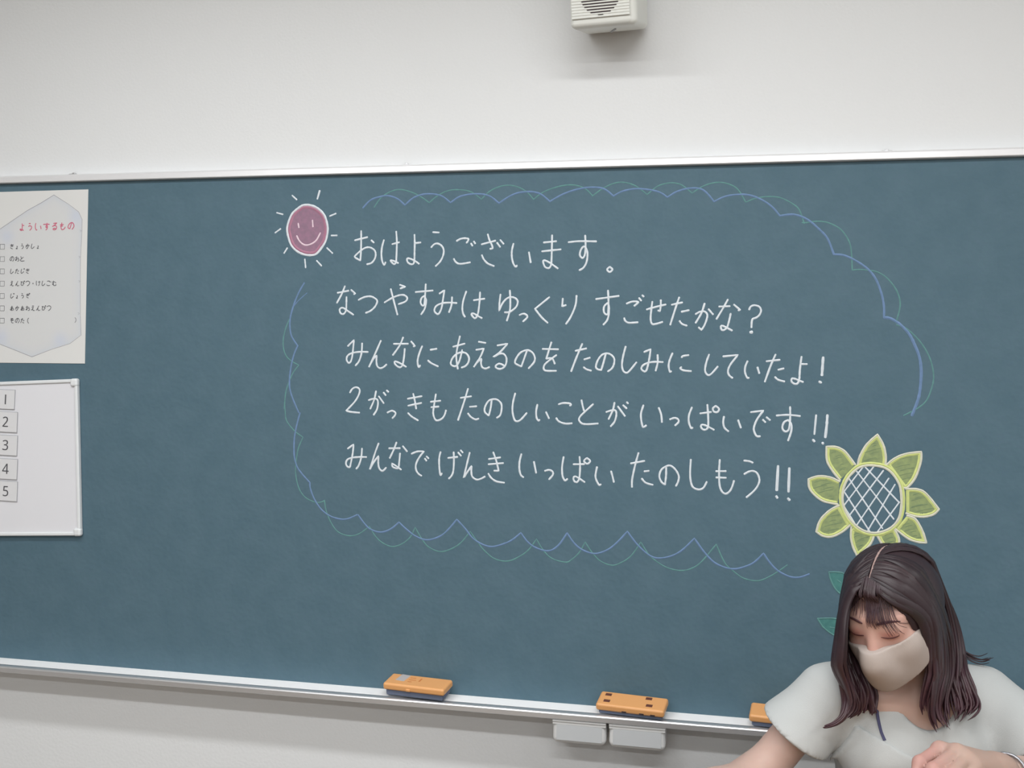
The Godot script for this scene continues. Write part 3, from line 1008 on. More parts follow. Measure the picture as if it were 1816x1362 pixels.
	var hand := func(p: Vector3) -> float:
		var d := 1.0
		for f in lone: d = minf(d, f.d(p))
		var q := palm.d(p)
		var h := maxf(0.006 - absf(d - q), 0.0) / 0.006
		return minf(d, q) - h * h * 0.0015
	nets(st, hand, Vector3(2.03, 0.995, 0.69), Vector3(2.23, 1.10, 0.89), 0.003, Transform3D.IDENTITY, skin_hand)
	# ---- her right hand, resting on the desk outside the picture
	var hb := Basis(Vector3(0.79, 0, 0.61), Vector3(0, 1, 0), Vector3(-0.61, 0, 0.79)) * Basis(Vector3.RIGHT, 0.42)
	var hx := Transform3D(hb, WRR)
	var palm2 := Field.new()
	palm2.k = 0.012
	palm2.cap(Vector3(0, 0, -0.03), Vector3(0, 0, 0.01), 0.026, 0.022)
	var lone2 := []
	for i in 4:
		var x: float = [-0.027, -0.009, 0.010, 0.027][i]
		var ln: float = [0.068, 0.080, 0.084, 0.076][i]
		var m := Vector3(x, 0.0, 0.075 + 0.004 * (1 if i in [1, 2] else -1))
		palm2.cap(Vector3(x * 0.5, 0, 0.01), m, 0.016, 0.0115)
		var f := Field.new()
		f.k = 0.006
		finger(f, [m, m + Vector3(x * 0.12, 0.004, ln * 0.48), m + Vector3(x * 0.18, -0.004, ln * 0.78), m + Vector3(x * 0.2, -0.016, ln)], 0.0094, 0.0078)
		lone2.append(f)
	finger(palm2, [Vector3(0.018, -0.004, 0.015), Vector3(0.046, -0.010, 0.045), Vector3(0.055, -0.012, 0.072), Vector3(0.054, -0.014, 0.092)], 0.013, 0.0085)
	var hand2 := func(p: Vector3) -> float:
		var d := palm2.d(p)
		for f in lone2: d = minf(d, f.d(p))
		return d
	nets(st, hand2, Vector3(-0.06, -0.045, -0.035), Vector3(0.08, 0.04, 0.175), 0.0035, hx, skin_body)
	part.call("body", done(st, M.skin))

	# ---- eyes cast down: lash lines and brows
	for s in [1.0, -1.0]:
		var pts := []
		for k in 9:
			var u := k / 8.0 * 2.0 - 1.0
			var q := Vector3(s * 0.031 + u * 0.0150, 0.0020 - 0.0030 * (1.0 - u * u) + 0.0012 * u * s, 0.12)
			pts.append(march(face.d, q, Vector3(0, 0, -1)) + Vector3(0, 0, 0.0004))
		st = begin()
		tube(st, pts.map(func(p): return HX * p), [0.0004, 0.0009, 0.0012, 0.0014, 0.0014, 0.0014, 0.0013, 0.0011, 0.0006], 0.8)
		part.call("eyelashes", done(st, M.lash))
		pts = []
		for k in 7:
			var u := k / 6.0
			var q := Vector3(s * lerpf(0.013, 0.049, u), 0.0245 + 0.005 * sin(u * 2.2) - 0.003 * u, 0.12)
			pts.append(march(face.d, q, Vector3(0, 0, -1)) + Vector3(0, 0, 0.0003))
		st = begin()
		tube(st, pts.map(func(p): return HX * p), [0.0012, 0.0022, 0.0026, 0.0025, 0.0022, 0.0016, 0.0007], 0.5, pts.map(func(_p): return HX.basis.z))
		part.call("eyebrow", done(st, M.brow))
	# ---- face mask
	var tent := Field.new()
	tent.k = 0.05
	tent.ell(Vector3(0, -0.048, 0.014), Vector3(0.0675, 0.078, 0.078))
	tent.cap(Vector3(0, -0.022, 0.096), Vector3(0, -0.046, 0.102), 0.004, 0.005)
	tent.cap(Vector3(0, -0.046, 0.102), Vector3(-0.009, -0.092, 0.076), 0.005, 0.007)
	var mask := func(p: Vector3) -> float:
		var a := face.d(p) - 0.0025
		var b := tent.d(p)
		var h := maxf(0.02 - absf(a - b), 0.0) / 0.02
		var d := minf(a, b) - h * h * 0.005
		d = maxf(d, p.y - (-0.019 + (4.5 if p.x > 0 else -2.0) * p.x * p.x))
		d = maxf(d, (-0.105 + (0.078 - p.z) * 0.85 - p.y) * 0.76)
		return maxf(d, 0.012 - p.z)
	st = begin()
	nets(st, mask, Vector3(-0.09, -0.135, 0.0), Vector3(0.09, 0.02, 0.135), 0.0026, HX)
	part.call("face_mask", done(st, M.mask))
	for s in [1.0, -1.0]:
		st = begin()
		tube(st, spline([Vector3(s * 0.0625, -0.010, 0.016), Vector3(s * 0.069, -0.001, 0.004), Vector3(s * 0.073, 0.010, -0.010), Vector3(s * 0.074, 0.0, -0.022), Vector3(s * 0.073, -0.032, -0.018), Vector3(s * 0.066, -0.052, 0.004), Vector3(s * 0.060, -0.056, 0.014)], 4).map(func(p): return HX * p), range(25).map(func(_k): return 0.0016), 1.0, [], 6)
		part.call("ear_loop", done(st, M.mask))
	# ---- dress
	var torso := Field.new()
	torso.k = 0.04
	torso.cap(SHR + Vector3(0.006, -0.002, 0), Vector3(2.045, 1.054, 0.405), 0.043, 0.048)
	torso.cap(SHL + Vector3(-0.006, -0.002, 0), Vector3(2.16, 1.042, 0.360), 0.043, 0.050)
	torso.ell(CHEST, Vector3(0.133, 0.135, 0.097), BT)
	for s in [-1, 1]: torso.ell(CHEST + BT * Vector3(s * 0.058, -0.028, 0.055), Vector3(0.058, 0.060, 0.052), BT)
	torso.ell(Vector3(2.10, 0.80, 0.34), Vector3(0.115, 0.15, 0.085), BT)
	torso.ell(Vector3(2.10, 0.62, 0.30), Vector3(0.168, 0.135, 0.128), BT)
	for x in [-0.07, 0.07]: torso.cap(Vector3(2.10 + x, 0.585, 0.34), Vector3(2.06 + x * 1.2, 0.55, 0.66), 0.095, 0.085)
	var sl := []
	for s in [[SHR, ELR, 0.088], [SHL, ELL, 0.115]]:
		var dir: Vector3 = (s[1] - s[0]).normalized()
		var f := Field.new()
		f.k = 0.03
		f.cap(s[0] + dir * 0.005, s[0] + dir * (s[2] + 0.06), 0.045, 0.082)
		var g := Field.new()
		g.cap(s[0] + dir * s[2] * 0.85, s[0] + dir * (s[2] + 0.09), 0.050, 0.066)
		sl.append([f, g, s[0] + dir * s[2], (dir - Vector3(-0.1, 0.2, 0.97) * 0.26).normalized()])
	var neck_hole := Field.new()
	neck_hole.k = 0.02
	neck_hole.ell(NECK + BT * Vector3(0.004, 0.020, 0.035), Vector3(0.056, 0.066, 0.105), BT)
	var both := func(a: float, b: float, k: float) -> float:
		var h := maxf(k - absf(a - b), 0.0) / k
		return maxf(a, b) + h * h * k * 0.25
	var dress := func(p: Vector3) -> float:
		var d := torso.d(p)
		for s in sl:
			var a: float = both.call(s[0].d(p), (p - s[2]).dot(s[3]), 0.008)
			var h := maxf(0.035 - absf(d - a), 0.0) / 0.035
			d = minf(d, a) - h * h * 0.00875
		for s in sl: d = both.call(d, -s[1].d(p), 0.004)
		d = both.call(d, -neck_hole.d(p), 0.006)
		return maxf(d, p.z - 0.70)
	st = begin()
	nets(st, dress, Vector3(1.82, 0.42, 0.15), Vector3(2.42, 1.13, 0.73), 0.005)
	part.call("dress", done(st, M.dress))
	# a panel of cloth lying over the front of the dress
	var panel := func(p: Vector3) -> float:
		var q := BT.transposed() * (p - CHEST)
		var d: float = dress.call(p) - 0.0035
		d = maxf(d, 0.02 - q.z)
		d = maxf(d, (q.y - (0.0145 - 0.53 * (q.x + 0.085))) * 0.88)
		d = maxf(d, (-0.116 - 0.44 * (0.038 - q.y) - q.x) * 0.92)
		return maxf(d, maxf(q.x - 0.09, -0.18 - q.y))
	st = begin()
	nets(st, panel, Vector3(1.95, 0.76, 0.34), Vector3(2.24, 1.03, 0.56), 0.0045)
	tag(part.call("front_panel", done(st, M.dress)), "overlapping white front panel")
	# ---- lanyard
	st = begin()
	var lan := []
	for p in [Vector3(2.058, 1.048, 0.45), Vector3(2.055, 1.026, 0.47), Vector3(2.058, 0.998, 0.48), Vector3(2.060, 0.982, 0.48)]:
		lan.append(march(dress, p + BT.z * 0.05, -BT.z) + BT.z * 0.001)
	lan = spline(lan, 4)
	tube(st, lan, lan.map(func(_p): return 0.0028), 0.35, lan.map(func(_p): return BT.z), 8)
	var lan2 := [Vector3(2.150, 1.048, 0.41), Vector3(2.146, 1.020, 0.43), Vector3(2.143, 1.005, 0.44)].map(func(p): return march(dress, p + BT.z * 0.06, -BT.z) + BT.z * 0.001)
	lan2 = spline(lan2, 4)
	tube(st, lan2, lan2.map(func(_p): return 0.0028), 0.35, lan2.map(func(_p): return BT.z), 8)
	tag(part.call("lanyard", done(st, M.navy)), "thin navy lanyard strap")
	# ---- bracelet
	st = begin()
	var ax := (ELL - WRL).normalized()
	var u1 := ax.cross(Vector3.UP).normalized()
	var u2 := u1.cross(ax)
	var rp := []
	for k in 25: rp.append(WRL + ax * 0.012 + (u1 * cos(TAU * k / 24) + u2 * sin(TAU * k / 24)) * 0.0262)
	tube(st, rp, rp.map(func(_p): return 0.0022), 1.0, rp.map(func(_p): return ax), 8)
	tag(part.call("bracelet", done(st, M.steel)), "thin grey bracelet")
	hair(part, face, dress)

const GUIDES := {
	"left": [
		[Vector3(1.992, 1.203, 0.514), Vector3(1.988, 1.166, 0.535), Vector3(1.988, 1.125, 0.534), Vector3(1.999, 1.082, 0.522), Vector3(1.996, 1.045, 0.522), Vector3(1.977, 1.015, 0.525)],
		[Vector3(1.992, 1.188, 0.483), Vector3(1.989, 1.148, 0.494), Vector3(1.984, 1.106, 0.494), Vector3(1.992, 1.069, 0.492), Vector3(2.005, 1.036, 0.489), Vector3(1.992, 1.013, 0.502)],
		[Vector3(2.001, 1.182, 0.430), Vector3(2.004, 1.134, 0.429), Vector3(2.014, 1.089, 0.438), Vector3(2.030, 1.053, 0.445), Vector3(2.036, 1.026, 0.463), Vector3(2.024, 1.010, 0.475)],
		[Vector3(2.021, 1.172, 0.375), Vector3(2.030, 1.113, 0.373), Vector3(2.050, 1.069, 0.390), Vector3(2.066, 1.043, 0.418), Vector3(2.062, 1.028, 0.458), Vector3(2.050, 1.013, 0.470)],
		[Vector3(2.074, 1.187, 0.333), Vector3(2.085, 1.115, 0.319), Vector3(2.095, 1.067, 0.326), Vector3(2.098, 1.037, 0.344), Vector3(2.100, 1.020, 0.353), Vector3(2.100, 1.000, 0.352)]],
	"right": [
		[Vector3(2.122, 1.197, 0.487), Vector3(2.131, 1.155, 0.485), Vector3(2.132, 1.109, 0.484), Vector3(2.125, 1.068, 0.485), Vector3(2.123, 1.032, 0.490), Vector3(2.134, 0.995, 0.493)],
		[Vector3(2.146, 1.205, 0.451), Vector3(2.158, 1.149, 0.448), Vector3(2.156, 1.100, 0.458), Vector3(2.148, 1.061, 0.470), Vector3(2.150, 1.027, 0.479), Vector3(2.161, 1.004, 0.487)],
		[Vector3(2.168, 1.202, 0.406), Vector3(2.183, 1.140, 0.402), Vector3(2.183, 1.092, 0.422), Vector3(2.183, 1.055, 0.442), Vector3(2.173, 1.027, 0.459), Vector3(2.156, 1.010, 0.468)],
		[Vector3(2.186, 1.192, 0.351), Vector3(2.204, 1.129, 0.347), Vector3(2.206, 1.087, 0.377), Vector3(2.209, 1.057, 0.406), Vector3(2.208, 1.034, 0.427), Vector3(2.188, 1.016, 0.451)],
		[Vector3(2.183, 1.188, 0.301), Vector3(2.201, 1.117, 0.296), Vector3(2.204, 1.074, 0.326), Vector3(2.204, 1.048, 0.376), Vector3(2.203, 1.033, 0.407), Vector3(2.208, 1.023, 0.426)],
		[Vector3(2.120, 1.187, 0.310), Vector3(2.125, 1.115, 0.305), Vector3(2.126, 1.067, 0.316), Vector3(2.126, 1.037, 0.334), Vector3(2.125, 1.020, 0.343), Vector3(2.125, 1.000, 0.342)]],
}

func hair(part: Callable, face: Field, dress: Callable) -> void:
	var cc := Vector3(0, 0.022, -0.012)
	var cr := Vector3(0.081, 0.098, 0.101)
	var front := Vector3(-0.17, 0.10, 0.98)       # away from the wall, the way the hair lies over face and shoulders
	var cap := Field.new()
	cap.ell(cc, cr)
	var open := Field.new()
	open.ell(Vector3(0.005, -0.050, 0.105), Vector3(0.072, 0.129, 0.092))
	var dome := func(p: Vector3) -> float: return maxf(maxf(cap.d(p), -open.d(p)), -0.075 - p.y)
	var dark := lin(0.185, 0.140, 0.155)
	var warm := lin(0.275, 0.175, 0.20)
	var st := begin()
	nets(st, dome, Vector3(-0.09, -0.08, -0.12), Vector3(0.09, 0.125, 0.10), 0.004, HX, func(_p): return dark)
	var inv := HX.affine_inverse()
	for side in ["left", "right"]:
		var g: Array = GUIDES[side]
		var sx := -1.0 if side == "left" else 1.0
		var count := 62 if side == "left" else 84
		for i in count:
			var u := (i + 0.5) / count
			var layer := rng.randf()                       # 0 inner, 1 outer
			var gi := u * (g.size() - 1)
			var a := int(gi)
			var fr := gi - a
			var hang := []
			var jit := Vector3(rng.randf_range(-1, 1), rng.randf_range(-1, 1), rng.randf_range(-1, 1)) * 0.0065
			var stop := rng.randf_range(0.78, 1.0)
			for k in 6:
				var q: Vector3 = g[a][k].lerp(g[mini(a + 1, g.size() - 1)][k], fr)
				hang.append(q + jit * (0.6 + 0.08 * k))
			hang = spline(hang, 5)
			hang = hang.slice(0, int(hang.size() * stop))
			for k in hang.size():
				for step in 30:
					var q: Vector3 = inv * hang[k]
					var clear := minf(cap.d(q), face.d(q)) - 0.004 - 0.006 * layer
					if hang[k].y < 1.12 and u < (0.72 if sx < 0 else 0.84): clear = minf(clear, dress.call(hang[k]) - 0.006 - 0.012 * layer)
					if clear >= 0: break
					hang[k] += front * maxf(0.002, -clear * 0.8)
			# from the parting over the skull
			var t0 := clampf(u * 1.05, 0.0, 1.0)
			var root := Vector3(sx * 0.0025, lerpf(0.094, 0.112, t0), lerpf(0.066, -0.085, t0))
			var goal: Vector3 = inv * hang[0]
			var path := []
			for k in 11:
				var f := k / 11.0
				var swoop := (0.020 if sx > 0 else 0.0) * maxf(0.0, 1.0 - u * 6.0) * sin(f * PI)
				var p := root.lerp(goal, f) + Vector3(0, 0.014 * sin(f * PI) - swoop * 0.6, swoop)
				var e := ((p - cc) / cr).length()
				var lift := 1.0 + 0.014 + 0.05 * layer * sin(minf(f * 2.0, 1.0) * PI / 2)
				path.append(HX * (cc + (p - cc) * lerpf(lift / e, maxf(1.0, lift / e), smoothstep(0.25, 0.8, f))))
			path.append_array(hang)
			var n := path.size()
			for it in 14:
				for k in range(7, mini(22, n - 1)): path[k] = (path[k - 1] + path[k] * 2.0 + path[k + 1]) * 0.25
			var ph := rng.randf_range(-0.5, 0.5) + u * 7.0
			var amp := rng.randf_range(0.004, 0.008)
			var rad := []
			var nor := []
			var col := []
			var w := rng.randf_range(0.0065, 0.0115)
			var shade := rng.randf_range(0.75, 1.25)
			for k in n:
				var f := k / float(n - 1)
				var axis := HX * Vector3(0, minf(inv.basis.y.y, 0.0), -0.01)
				var out: Vector3 = path[k] - Vector3(axis.x, 0, axis.z)
				out.y = maxf(path[k].y - 1.19, 0.0)
				out = out.normalized()
				var wave := smoothstep(0.45, 1.0, f) * amp
				var tang := out.cross(Vector3.UP)
				path[k] += (out * sin(f * 11.0 + ph) + tang * cos(f * 9.0 + ph)) * wave
				rad.append(w * (0.25 + 0.75 * smoothstep(0.0, 0.22, f)) * (1.0 - 0.50 * smoothstep(0.65, 0.95, f)) * (1.0 - 0.85 * smoothstep(0.93, 1.0, f)))
				nor.append(out)
				var c := dark.lerp(warm, smoothstep(0.35, 1.0, f) * 0.85) * shade
				c.a = 1.0
				col.append(c)
			tube(st, path, rad, 0.42, nor, 8, col)
	# a lock swept out over her left shoulder
	for i in 7:
		var p := []
		var o := Vector3(rng.randf_range(-1, 1), rng.randf_range(-1, 1), rng.randf_range(-1, 1)) * 0.005
		for q in [Vector3(2.192, 1.165, 0.330), Vector3(2.199, 1.135, 0.328), Vector3(2.211, 1.108, 0.328), Vector3(2.227, 1.094, 0.332), Vector3(2.245, 1.090, 0.337), Vector3(2.258, 1.097, 0.345)]: p.append(q + o * (0.4 + p.size() * 0.35))
		p = spline(p, 4)
		tube(st, p, range(p.size()).map(func(k): return lerpf(0.004, 0.0006, k / 20.0)), 0.6, [], 6, range(p.size()).map(func(_k): return dark.lerp(warm, 0.4)))
	# ends flicked outward over her right shoulder
	for i in 9:
		var p := []
		var o := Vector3(rng.randf_range(-1, 1), rng.randf_range(-1, 1), rng.randf_range(-1, 1)) * 0.005
		for q in [Vector3(1.996, 1.075, 0.50), Vector3(2.000, 1.045, 0.50), Vector3(1.994, 1.024, 0.51), Vector3(1.980, 1.011, 0.515), Vector3(1.964, 1.006, 0.52)]: p.append(q + o * (1.0 - p.size() * 0.12))
		p = spline(p, 4)
		for k in p.size():
			for step in 30:
				if dress.call(p[k]) > 0.006: break
				p[k] += front * 0.003
		tube(st, p, range(p.size()).map(func(k): return lerpf(0.0065, 0.0008, pow(k / 16.0, 2.0))), 0.55, [], 7, range(p.size()).map(func(k): return dark.lerp(warm, 0.5 + k * 0.03)))
	tag(part.call("hair", done(st, M.hair)), "dark brown wavy shoulder-length hair")
	# ---- thin fringe over the forehead
	st = begin()
	# [how many strands, from x, to x, where the tips end, sideways sweep]
	for g in [[26, -0.054, -0.040, 0.018, 0.7], [12, -0.038, -0.004, 0.040, 0.8], [36, -0.003, 0.030, 0.022, 1.6], [14, 0.032, 0.058, 0.008, 1.8]]:
		for i in g[0]:
			var x := lerpf(g[1], g[2], (i + rng.randf()) / g[0])
			var low: float = g[3] + rng.randf_range(-0.006, 0.008)
			var p := []
			for k in 8:
				var f := k / 7.0
				var q := Vector3(lerpf(x * 0.6 - 0.003, x, pow(f, g[4])), lerpf(0.099 - absf(x) * 0.25, low, f), 0.16)
				var e := march(func(s): return minf(face.d(s), dome.call(s)) if s.y > 0.07 else face.d(s), q, Vector3(0, 0, -1))
				e.z += lerpf(0.005, 0.0025, f) + 0.004 * sin(f * PI) + 0.0015 * rng.randf()
				p.append(HX * e)
			p = spline(p, 2)
			tube(st, p, range(p.size()).map(func(k): return lerpf(0.0012, 0.0003, k / 14.0)), 0.6, p.map(func(_q): return HX.basis.z), 5, range(p.size()).map(func(k): return dark.lerp(warm, 0.2 + k * 0.04)))
	tag(part.call("fringe", done(st, M.hair)), "thin see-through fringe")
	# ---- the parting
	st = begin()
	var pp := []
	for k in 10:
		var f := k / 9.0
		var p := Vector3(0.0005 + 0.002 * sin(f * 5.0), lerpf(0.085, 0.112, f), lerpf(0.074, -0.035, f))
		var e := (p - cc) / cr
		pp.append(HX * (cc + (p - cc) / e.length() * 1.006))
	tube(st, pp, [0.0006, 0.0018, 0.0026, 0.003, 0.003, 0.003, 0.0028, 0.0024, 0.0016, 0.0005], 0.6, pp.map(func(q): return (q - HX * cc).normalized()), 8)
	tag(part.call("parting", done(st, M.scalp)), "pale parting line in the hair")


# ---------------------------------------------------------------- handwriting: half-millimetres from the board's lower left reference
const LINE1 := [
	["お", "1882,2088 1944,2102 | 1912,2132 1913,2084 1913,2038 1911,1993! 1884,2008 1887,2018! 1913,2040 1937,2053 1959,2053 1979,2041 1986,2021 1981,1999 1966,1981 1944,1975 | 1963,2087 1976,2076"],
	["は", "2025,2088 2016,2053 2014,2020 2018,1991 2028,1971 2035,1984 | 2066,2068 2100,2076 | 2084,2127 2088,2082 2088,2033 2087,1984! 2078,1974 2066,1982 2059,1992! 2073,1990 2097,1979"],
	["よ", "2173,2111 2175,2071 2175,2032 2175,1996 2171,1976 2157,1974 2143,1983 2139,1996 2143,2001 2158,1998 2179,1988 2198,1975 | 2177,2071 2204,2074"],
	["う", "2262,2121 2291,2119 | 2255,2051 2269,2065 2286,2068 2305,2057 2315,2037 2312,2011 2299,1985 2278,1964"],
	["ご", "2376,2079 2393,2088 2413,2091 2431,2088 2430,2080 2423,2070 | 2364,1997 2371,1985 2385,1975 2405,1974 2442,1980 | 2444,2067 2451,2056 | 2457,2076 2464,2066"],
	["ざ", "2494,2062 2559,2078 | 2522,2108 2531,2080 2541,2061 2546,2046 2543,2042 2533,2041 | 2496,2013 2506,1993 2525,1974 2554,1962 | 2566,2069 2581,2049 | 2581,2081 2597,2063"],
	["い", "2643,2064 2636,2031 2637,1999 2645,1971 2656,1958 2661,1966 | 2715,2024 2724,1977"],
	["ま", "2782,2067 2840,2072 | 2775,2027 2861,2035 | 2820,2100 2820,2041 2819,1978 2815,1959 2806,1951 2791,1956 2783,1972 2782,1985 2795,1984 2818,1971 2849,1949"],
	["す", "2895,2067 2945,2071 3021,2069 | 2970,2097 2973,2049 2971,2015 2965,1999 2957,1996 2948,2008 2950,2027 2959,2043 2969,2046 2980,2027 2982,2002 2977,1973 2964,1951 2947,1941"],
	["。", "3083,1955 3095,1943 3083,1932 3071,1943 3083,1955"],
]
const LINE2 := [
	["な", "1801,1841 1856,1851 | 1837,1873 1823,1838 1799,1794 | 1868,1855 1889,1838! 1882,1834 | 1846,1822 1846,1786 1845,1760 1835,1743 1821,1743 1813,1757 1817,1768 1831,1770 1852,1757 1882,1738"],
	["つ", "1906,1808 1935,1821 1966,1824 1990,1813 1998,1800 1988,1777 1967,1757 1943,1747"],
	["や", "2034,1796 2073,1818 2107,1830 2131,1829 2144,1816 2135,1800 2103,1788 | 2063,1859 2080,1800 2098,1739 | 2107,1878 2133,1869! 2110,1861"],
	["す", "2184,1844 2267,1851 | 2232,1881 2230,1826 2227,1787 2217,1782 2209,1796 2213,1816 2226,1826! 2235,1809 2234,1787 2228,1764 2213,1741"],
	["み", "2299,1837 2322,1852! 2316,1809 2309,1767 2296,1743 2282,1748 2276,1761 2285,1780 2312,1792 2345,1795 2382,1793 | 2359,1821 2357,1783 2346,1751"],
	["は", "2426,1847 2413,1806 2409,1771 2413,1745 2422,1730 | 2462,1806 2513,1813 | 2491,1843 2489,1793 2483,1745 2473,1725 2463,1727 2452,1743 2463,1745 2483,1734 2502,1724"],
	["ゆ", "2587,1833 2583,1793 2582,1758! 2594,1787 2613,1811 2633,1820 2653,1817 2667,1803 2663,1780 2647,1763 2628,1752 2608,1751 | 2630,1851 2633,1809 2632,1761 2619,1713"],
	["っ", "2677,1739 2696,1745 2712,1737 2711,1726 2694,1710"],
	["く", "2813,1820 2748,1767! 2778,1730 2807,1704"],
	["り", "2874,1814 2872,1779! 2889,1784 | 2936,1827 2934,1793 2925,1762 2909,1727 2891,1700"],
	["す", "3024,1811 3126,1825 | 3077,1850 3080,1800 3079,1749 3069,1743 3060,1756 3061,1778 3075,1793! 3082,1781 3083,1749 3076,1718 3059,1697"],
	["ご", "3161,1791 3186,1800 3211,1799 3209,1793 3195,1781 | 3151,1727 3156,1715 3172,1706 3212,1708 | 3215,1816 3225,1804 | 3229,1828 3237,1821"],
	["せ", "3250,1765 3288,1776 3333,1787 | 3274,1800 3269,1753 3268,1722 3274,1702 3290,1701 3320,1710 | 3311,1807 3311,1781 3308,1758! 3298,1761"],
	["た", "3359,1786 3405,1796 | 3391,1819 3375,1769 3354,1698 | 3402,1755 3434,1762 | 3394,1715 3405,1702 3426,1694"],
	["か", "3463,1745 3481,1755 3500,1757 3513,1744 3511,1723 3501,1695 3489,1676! 3477,1687 | 3501,1792 3488,1750 3464,1707 | 3518,1767 3538,1744"],
	["な", "3563,1778 3609,1780 | 3600,1809 3584,1778 3553,1724 | 3626,1787 3653,1764! 3644,1761 | 3613,1748 3607,1717 3599,1689 3587,1677 3576,1677 3572,1689 3575,1695 3588,1691 3620,1674"],
	["？", "3691,1765 3697,1778 3713,1784 3733,1778 3741,1762 3735,1743 3722,1731 3707,1726! 3703,1714 3702,1688 | w6.7 3698,1667 3706,1668"],
]
const LINE3 := [
	["み", "1858,1591 1887,1619! 1884,1578 1880,1541 1873,1518 1863,1512 1853,1526 1857,1545 1879,1558 1916,1564 1958,1564 | 1928,1605 1926,1559 1915,1522 1898,1500"],
	["ん", "2020,1618 1996,1563 1964,1493! 1983,1529 2001,1548! 2000,1523 2004,1500 2018,1489 2035,1494 2050,1507"],
	["な", "2083,1603 2153,1604 | 2128,1634 2112,1596 2080,1551 | 2167,1615 2186,1594! 2179,1592 | 2137,1581 2134,1541 2128,1507 2118,1495 2104,1498 2090,1511 2091,1521 2110,1516 2145,1497"],
	["に", "2221,1594 2208,1561 2200,1525 2206,1496 2213,1505 | 2261,1577 2291,1582 | 2250,1528 2267,1515 2299,1501"],
	["あ", "2369,1592 2424,1607 | 2400,1641 2388,1583 2385,1541 2393,1491 | 2412,1578 2402,1534 2389,1508 2374,1503 2359,1514 2367,1540 2388,1560 2413,1567 2433,1561 2445,1541 2441,1519 2428,1504 2411,1497"],
	["え", "2489,1616 2522,1611 | 2478,1579 2514,1585! 2497,1545 2468,1500! 2484,1522 2504,1539! 2502,1519 2508,1500 2524,1494 2542,1501"],
	["る", "2577,1600 2624,1608! 2592,1572 2559,1547! 2589,1562 2608,1561 2620,1543 2619,1518 2608,1500 2590,1493 2574,1498 2571,1507 2585,1517 2600,1514 2613,1505"],
	["の", "2714,1576 2702,1541 2690,1506! 2675,1512 2660,1523 2668,1547 2687,1570 2716,1580 2739,1570 2751,1548 2748,1526 2724,1498"],
	["を", "2786,1586 2858,1585 | 2826,1617 2814,1577 2804,1542! 2820,1545 2833,1541 2843,1520 | 2850,1559 2826,1541 2798,1517 2793,1497 2805,1488 2850,1488"],
	["た", "2936,1579 2985,1590 | 2966,1611 2941,1550 2918,1487 | 2976,1541 3002,1549 | 2974,1506 2987,1497 3008,1491"],
	["の", "3072,1566 3062,1526 3053,1495! 3037,1498 3029,1510 3037,1538 3055,1562 3077,1569 3096,1563 3110,1546 3109,1521 3100,1502 3083,1489"],
	["し", "3160,1601 3149,1555 3145,1518 3151,1493 3165,1484 3179,1493 3209,1531"],
	["み", "3242,1577 3270,1589! 3266,1554 3259,1516 3253,1496 3244,1491 3231,1502 3237,1517 3259,1529 3289,1534 3325,1533 | 3301,1565 3302,1532 3294,1495"],
	["に", "3366,1573 3354,1542 3350,1517 3356,1490 3362,1496 | 3406,1555 3412,1561 3436,1565 | 3406,1512 3400,1507 3416,1498 3448,1495"],
	["し", "3524,1569 3512,1532 3508,1498 3519,1480 3534,1484 3562,1517"],
	["て", "3584,1561 3647,1568! 3618,1530 3606,1502 3610,1481 3625,1468"],
	["い", "3688,1542 3679,1519 3678,1494 3687,1471 3696,1470 | 3730,1516 3738,1490"],
	["た", "3767,1542 3823,1549 | 3805,1572 3784,1520 3762,1454 | 3817,1506 3840,1512 | 3804,1475 3818,1463 3844,1456"],
	["よ", "3913,1564 3907,1509 3905,1467 3898,1449 3885,1447 3873,1457 3875,1469 3888,1468 3905,1461 3921,1455 | 3914,1532 3936,1532"],
	["！", "w5.5 4002,1562 3998,1485 | w4.9 3987,1458 3997,1453"],
]
